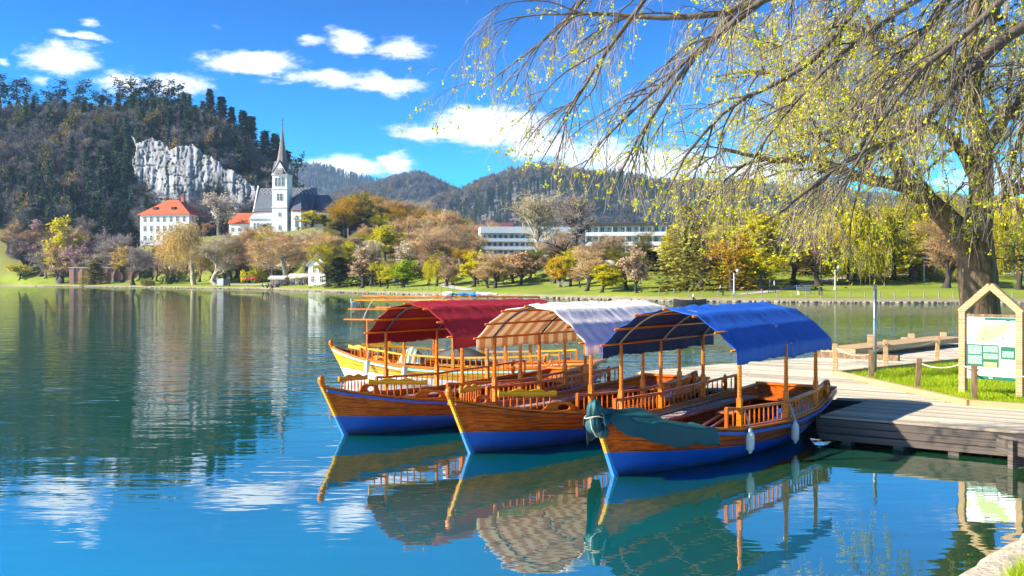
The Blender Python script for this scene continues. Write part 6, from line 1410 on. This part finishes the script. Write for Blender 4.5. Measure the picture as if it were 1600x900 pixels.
# ------------------------------------------------------------------ near bank (lower right)
rng = np.random.default_rng(2)
edge = [(2.6, 6.6), (3.2, 7.6), (3.75, 8.4), (4.3, 9.0), (4.85, 9.65), (5.6, 10.4), (6.6, 11.3), (7.6, 12.2), (8.6, 12.9), (9.4, 13.6), (11, 14.6)]
ea = np.array(edge) + np.array([-.16, .13]); ts = np.linspace(0, len(edge) - 1, 90); ex = np.interp(ts, range(len(edge)), ea[:, 0]); ey = np.interp(ts, range(len(edge)), ea[:, 1])
tx = np.gradient(ex); ty = np.gradient(ey); ln = np.hypot(tx, ty); nxn, nyn = ty / ln, -tx / ln         # inland normal (to the right and nearer)
offs = [(-.10, -.5), (-.06, -.12), (-.03, .05), (.0, .20), (.05, .30), (.14, .36), (.30, .38), (.55, .41), (.9, .45), (1.6, .52), (3.0, .62), (6, .75), (12, .9)]
rows = []
for i in range(90):
    row = []
    for o_, z in offs:
        n = float(fbm(np.array([ex[i] * 2.3 + o_]), np.array([ey[i] * 2.3 - z * 2]), 5, 4)[0]); k = 1 if o_ < .6 else .3
        oo = o_ + n * .32 * k; row.append((ex[i] + nxn[i] * oo, ey[i] + nyn[i] * oo, z + n * .10 * k))
    rows.append(row)
BANK = pm('pale_bank_stone', (.58, .50, .38), (.30, .26, .19), scale=7, rough=.95, bump=.8, bscale=22, detail=9, contrast=.5)
tag(MB().add(*loft(rows)).build('near_bank', BANK, None, True), 'rough pale stone bank edge at the lower right', None, None, 'structure')
rows = [[(ex[i] + nxn[i] * (o_ + .05 * math.sin(i * 1.3) + .05 * math.sin(i * .37)), ey[i] + nyn[i] * o_, z) for o_, z in ((.55, .40), (.62, .445), (.9, .475), (1.6, .55), (3, .65), (6, .78), (12, .93))] for i in range(90)]
tag(MB().add(*loft(rows)).build('near_bank_turf', GRASS, None, True), 'grass on top of the near bank at the lower right', None, None, 'structure')
n = 26000; ti = rng.uniform(0, 88, n); i0 = ti.astype(int); oo = .56 + rng.uniform(0, 1, n) ** 1.8 * 2.6
P = np.stack([ex[i0] + nxn[i0] * oo + rng.normal(0, .04, n), ey[i0] + nyn[i0] * oo + rng.normal(0, .04, n), np.interp(oo, [.55, .62, .9, 1.6, 3], [.40, .445, .475, .55, .65])], 1)
grass('bank_grass', P, .12, rng, BLADE, 'longer yellow-green grass on the near bank', .010)

# ------------------------------------------------------------------ the two near trees
NB = pm('near_branch_bark', (.16, .125, .095), (.07, .053, .042), scale=9, rough=.92, bump=.5, bscale=30)
NT_ = pm('thick_trunk_bark', (.22, .15, .085), (.060, .040, .025), scale=5, rough=.95, stretch=(1.6, 1.6, .35), bump=1.0, bscale=8, contrast=.4)
BUD = pm('fresh_spring_buds', (.74, .68, .010), (.52, .54, .010), scale=2, rough=.65, island=.5, transl=.4)
TWG = pm('thin_twigs', (.40, .32, .23), (.22, .17, .12), scale=6, rough=.9, island=.5)
def resample(pts, r, p):
    pts = np.array(pts, float); r = np.array(r, float); d = np.concatenate([[0], np.cumsum(np.linalg.norm(np.diff(pts, axis=0), axis=1))]); t = np.linspace(0, d[-1], p)
    # Catmull-like smoothing
    Q = np.stack([np.interp(t, d, pts[:, k]) for k in range(3)], 1)
    for _ in range(3): Q[1:-1] = (Q[:-2] + 2 * Q[1:-1] + Q[2:]) / 4
    return Q, np.interp(t, d, r)
def clusters(rng, C, n, spread, size, asp=.65):
    P = np.repeat(C, n, 0) + rng.normal(size=(len(C) * n, 3)) * spread
    return leafquads(rng, P, size, asp)
# tree A: thick brown trunk behind the information board
rng = np.random.default_rng(101)
def X(px, py, D): return tuple(PX(px, py, D))
limbsA = [([(11.55, 25, .3), (11.50, 25, .9), (11.45, 25, 2.0), (11.35, 25, 3.0), X(1522, 372, 25), X(1538, 300, 25.1), X(1528, 200, 25.1), X(1512, 120, 25), X(1520, 40, 25), X(1545, -80, 25.2)], [.62, .50, .45, .47, .36, .29, .25, .20, .17, .10]),
          ([X(1520, 395, 25), X(1480, 335, 24.8), X(1425, 292, 24.6), X(1400, 250, 24.5), X(1385, 200, 24.4), X(1372, 120, 24.4), X(1360, 20, 24.4)], [.34, .27, .21, .16, .13, .10, .06]),
          ([X(1430, 293, 24.6), X(1370, 285, 24.3), X(1300, 245, 24.0), X(1235, 240, 23.6), X(1150, 215, 23.2)], [.17, .13, .10, .07, .03]),
          ([X(1535, 290, 25), X(1500, 235, 24.6), X(1460, 200, 24.2), X(1400, 180, 23.8), X(1320, 195, 23.4), X(1240, 190, 23.2)], [.19, .15, .12, .09, .06, .03]),
          ([X(1535, 240, 25), X(1580, 170, 25.4), X(1640, 100, 25.8), X(1690, 60, 26)], [.18, .14, .10, .06]),
          ([X(1540, 330, 25), X(1590, 290, 24.4), X(1660, 250, 24)], [.15, .11, .06]),
          ([X(1520, 190, 25), X(1470, 120, 25.6), X(1400, 60, 26), X(1310, 40, 26.3)], [.13, .10, .07, .04]),
          ([X(1400, 250, 24.5), X(1340, 200, 25.2), X(1280, 140, 25.8), X(1200, 110, 26.2), X(1110, 130, 26.4)], [.10, .08, .06, .045, .02]),
          ([X(1520, 100, 25), X(1560, 40, 25), X(1600, -40, 25)], [.10, .08, .05])]
PA = []; RA = []; parts = []
for i, (p, r) in enumerate(limbsA):
    Q, rr_ = resample(p, r, 22)
    if i == 0: Q[8:, :2] += np.cumsum(rng.normal(0, .018, (14, 2)), 0)
    else: Q[3:] += np.cumsum(rng.normal(0, .03, (19, 3)), 0)
    parts.append(tubes(Q[None], rr_[None], 14)); PA.append(Q); RA.append(rr_)
PA = np.array(PA); RA = np.array(RA)
L1, R1 = grow(rng, PA[1:], RA[1:], 13, .15, 1, 2.6, .8, 9, .05, .13, .055, .3, .15)
L1b, R1b = grow(rng, PA[:1], RA[:1], 16, .52, 1, 2.6, 1.0, 9, .05, .13, .06, .3, .1)
L1 = np.concatenate([L1, L1b]); R1 = np.concatenate([R1, R1b])
L2, R2 = grow(rng, L1, R1, 7, .2, 1, 1.5, .75, 7, .14, .13, .015, .35, 0)
L3, R3 = grow(rng, L2, R2, 7, .15, 1, 1.15, .7, 7, .32, .10, .006, .5, 0)
R3 = np.maximum(R3, .0035)
def pruned(P, R, rows, xs=(750, 900, 1000, 1100, 1300, 1600)):
    e = P[:, -1]; px = 800 + FPX * e[:, 0] / e[:, 1]; py = HOR - FPX * (e[:, 2] - CAMH) / e[:, 1]; k = py < np.interp(px, xs, rows)
    return P[k], R[k]
L1, R1 = pruned(L1, R1, (300, 300, 330, 390, 425, 440)); L2, R2 = pruned(L2, R2, (300, 300, 330, 400, 440, 455)); L3, R3 = pruned(L3, R3, (300, 300, 340, 415, 455, 470))
ta = empty('lakeside_tree', (11.55, 25, .47)); tag(ta, 'thick-trunked budding tree behind the information board', 'tree')
off = np.array([11.55, 25, .47])
def tpart(name, vf, mat, parent, sm=True):
    v, f = vf; me = np_mesh(name, v - np.array(parent.location), f)
    if sm: shade(me)
    return ob(name, me, mat, parent)
tpart('trunk', cat(parts), NT_, ta)
tpart('branches', cat([tubes(L1, R1, 6), tubes(L2, R2, 4)]), NB, ta)
tpart('twigs', tubes(L3, R3, 3), TWG, ta)
bud = along(rng, L3, 3, .1, 1, .02); bud = bud[rng.uniform(size=len(bud)) < .66]
bud2 = along(rng, L2, 2, .3, 1, .03)
tpart('leaf_buds', clusters(rng, np.concatenate([bud, bud2]), 5, .032, .060), BUD, ta, False)
# tree B: overhanging grey branches reaching in from the right, trunk just outside the frame
rng = np.random.default_rng(202)
tb_ = empty('overhanging_tree', (9.6, 12.6, .6)); tag(tb_, 'overhanging grey branches with fresh buds reaching in from the upper right', 'tree')
hub = (9.0, 12.8, 7.6)
TBp, TBr = resample([(9.6, 12.6, .3), (9.55, 12.6, 2), (9.4, 12.7, 4.5), hub, (8.8, 12.9, 10)], [.42, .36, .31, .24, .10], 16)
limbsB = [([hub, (6.6, 13.0, 8.3), (4.9, 13, 7.35), X(1250, -5, 13), X(1180, 28, 13), X(1100, 46, 13), X(1000, 48, 13.1), X(900, 30, 13.2), X(800, 42, 13.4)], [.14, .10, .075, .058, .05, .042, .03, .018, .008]),
          ([(9.35, 12.7, 5.2), (7.6, 12.6, 6.4), X(1560, 40, 12.6), X(1478, 132, 12.6), X(1462, 175, 12.6), X(1400, 215, 12.5), X(1330, 240, 12.5), X(1250, 300, 12.4), X(1190, 350, 12.4)], [.13, .10, .075, .06, .05, .04, .03, .02, .008]),
          ([hub, (6.9, 13.4, 7.8), X(1478, -20, 13.4), X(1456, 40, 13.3), X(1412, 66, 13.3), X(1370, 120, 13.2), X(1345, 200, 13.2), X(1310, 290, 13.1), X(1290, 360, 13.1)], [.12, .09, .065, .055, .045, .038, .03, .02, .008]),
          ([hub, (6.4, 13.8, 8.4), X(1350, -20, 14), X(1310, 60, 13.9), X(1240, 115, 13.8), X(1140, 160, 13.7), X(1070, 230, 13.6), X(1030, 330, 13.6)], [.12, .09, .06, .045, .035, .026, .018, .007]),
          ([hub, (6.2, 12.0, 8.5), X(1230, -30, 12), X(1130, 40, 12), X(1060, 120, 12), X(1000, 200, 12.1), X(960, 300, 12.2)], [.11, .08, .05, .036, .026, .018, .007]),
          ([hub, (5.6, 12.6, 9.2), (2.5, 12.4, 7.9), X(1010, -20, 12.6), X(930, 90, 12.7), X(870, 170, 12.8), X(830, 250, 12.9)], [.10, .08, .05, .03, .022, .014, .006]),
          ([hub, (5.0, 13.6, 9.4), (2.0, 14, 8.2), X(940, -20, 14.2), X(860, 60, 14.3), X(790, 100, 14.4), X(758, 130, 14.5)], [.09, .07, .045, .025, .018, .011, .005]),
          ([hub, (7.2, 12.2, 7.6), X(1580, -10, 12), X(1505, 60, 12), X(1420, 130, 11.9), X(1360, 220, 11.8), X(1300, 330, 11.8)], [.11, .08, .05, .04, .03, .02, .008]),
          ([hub, (7.8, 14, 8), X(1500, -30, 15), X(1400, 20, 15), X(1300, 95, 15), X(1215, 190, 15), X(1150, 300, 15)], [.10, .07, .05, .04, .03, .018, .007]),
          ([(9.4, 12.7, 4.6), (8.2, 12.3, 5.6), X(1620, 100, 12.2), X(1585, 190, 12.2), X(1560, 300, 12.2)], [.09, .06, .04, .03, .01]),
          ([hub, (5.8, 14.2, 9.0), X(1180, -30, 14.8), X(1100, 70, 14.8), X(1010, 150, 14.8), X(930, 210, 14.8), X(880, 300, 14.8)], [.10, .07, .045, .033, .023, .015, .006])]
PB = []; RB_ = []
for p, r in limbsB:
    Q, rr_ = resample(p, r, 26); Q[4:] += np.cumsum(rng.normal(0, .016, (22, 3)), 0); PB.append(Q); RB_.append(rr_)
PB = np.array(PB); RB_ = np.array(RB_)
left = np.array([-.25, 0, 0])
L1, R1 = grow(rng, PB, RB_, 15, .38, 1, 1.7, .62, 9, .10, .10, .015, .3, 0, left)
L2, R2 = grow(rng, np.concatenate([L1, PB[:, 12::2][:, :7].repeat(1, 0)]) if False else L1, R1, 6, .15, 1, .95, .62, 7, .16, .11, .0065, .4, 0, left * .4)
L3, R3 = grow(rng, L2, R2, 4, .15, 1, .55, .6, 6, .24, .10, .004, .5, 0)
L1c, R1c = grow(rng, PB, RB_, 16, .45, 1, .7, .8, 6, .15, .12, .008, .4, 0)
R3 = np.maximum(R3, .0020)
B_ROWS = (270, 320, 350, 385, 420, 440)
L1, R1 = pruned(L1, R1, B_ROWS); L2, R2 = pruned(L2, R2, B_ROWS); L3, R3 = pruned(L3, R3, B_ROWS); L1c, R1c = pruned(L1c, R1c, B_ROWS)
tpart('trunk', tubes(TBp[None], TBr[None], 14), NT_, tb_)
tpart('limbs', tubes(PB, RB_, 8), NB, tb_)
tpart('branches', cat([tubes(L1, R1, 5), tubes(L2, R2, 4), tubes(L1c, R1c, 4)]), NB, tb_)
tpart('twigs', tubes(L3, R3, 3), TWG, tb_)
ends = np.concatenate([L3[:, -1][rng.uniform(size=len(L3)) < .26], along(rng, L3, 1, .2, 1)[rng.uniform(size=len(L3)) < .12], L2[:, -1][rng.uniform(size=len(L2)) < .45], along(rng, L1c, 1, .4, 1)])
tpart('leaf_buds', clusters(rng, ends, 7, .016, .036, .7), BUD, tb_, False)

# ------------------------------------------------------------------ thin blue air between the shores and the mountains
hz = bpy.data.materials.new('haze_air'); hz.use_nodes = True; t = hz.node_tree; t.nodes.remove(t.nodes['Principled BSDF'])
pv = t.nodes.new('ShaderNodeVolumePrincipled'); pv.inputs['Color'].default_value = (.42, .66, 1.0, 1); pv.inputs['Density'].default_value = HAZE; pv.inputs['Anisotropy'].default_value = .0
t.links.new(pv.outputs[0], t.nodes['Material Output'].inputs['Volume'])
m = MB().box((0, 1640, 180), (3200, 3430, 370)); o = m.build('haze', hz); tag(o, 'thin blue air over the lake and mountains', None, None, 'stuff')
o.display_type = 'WIRE'
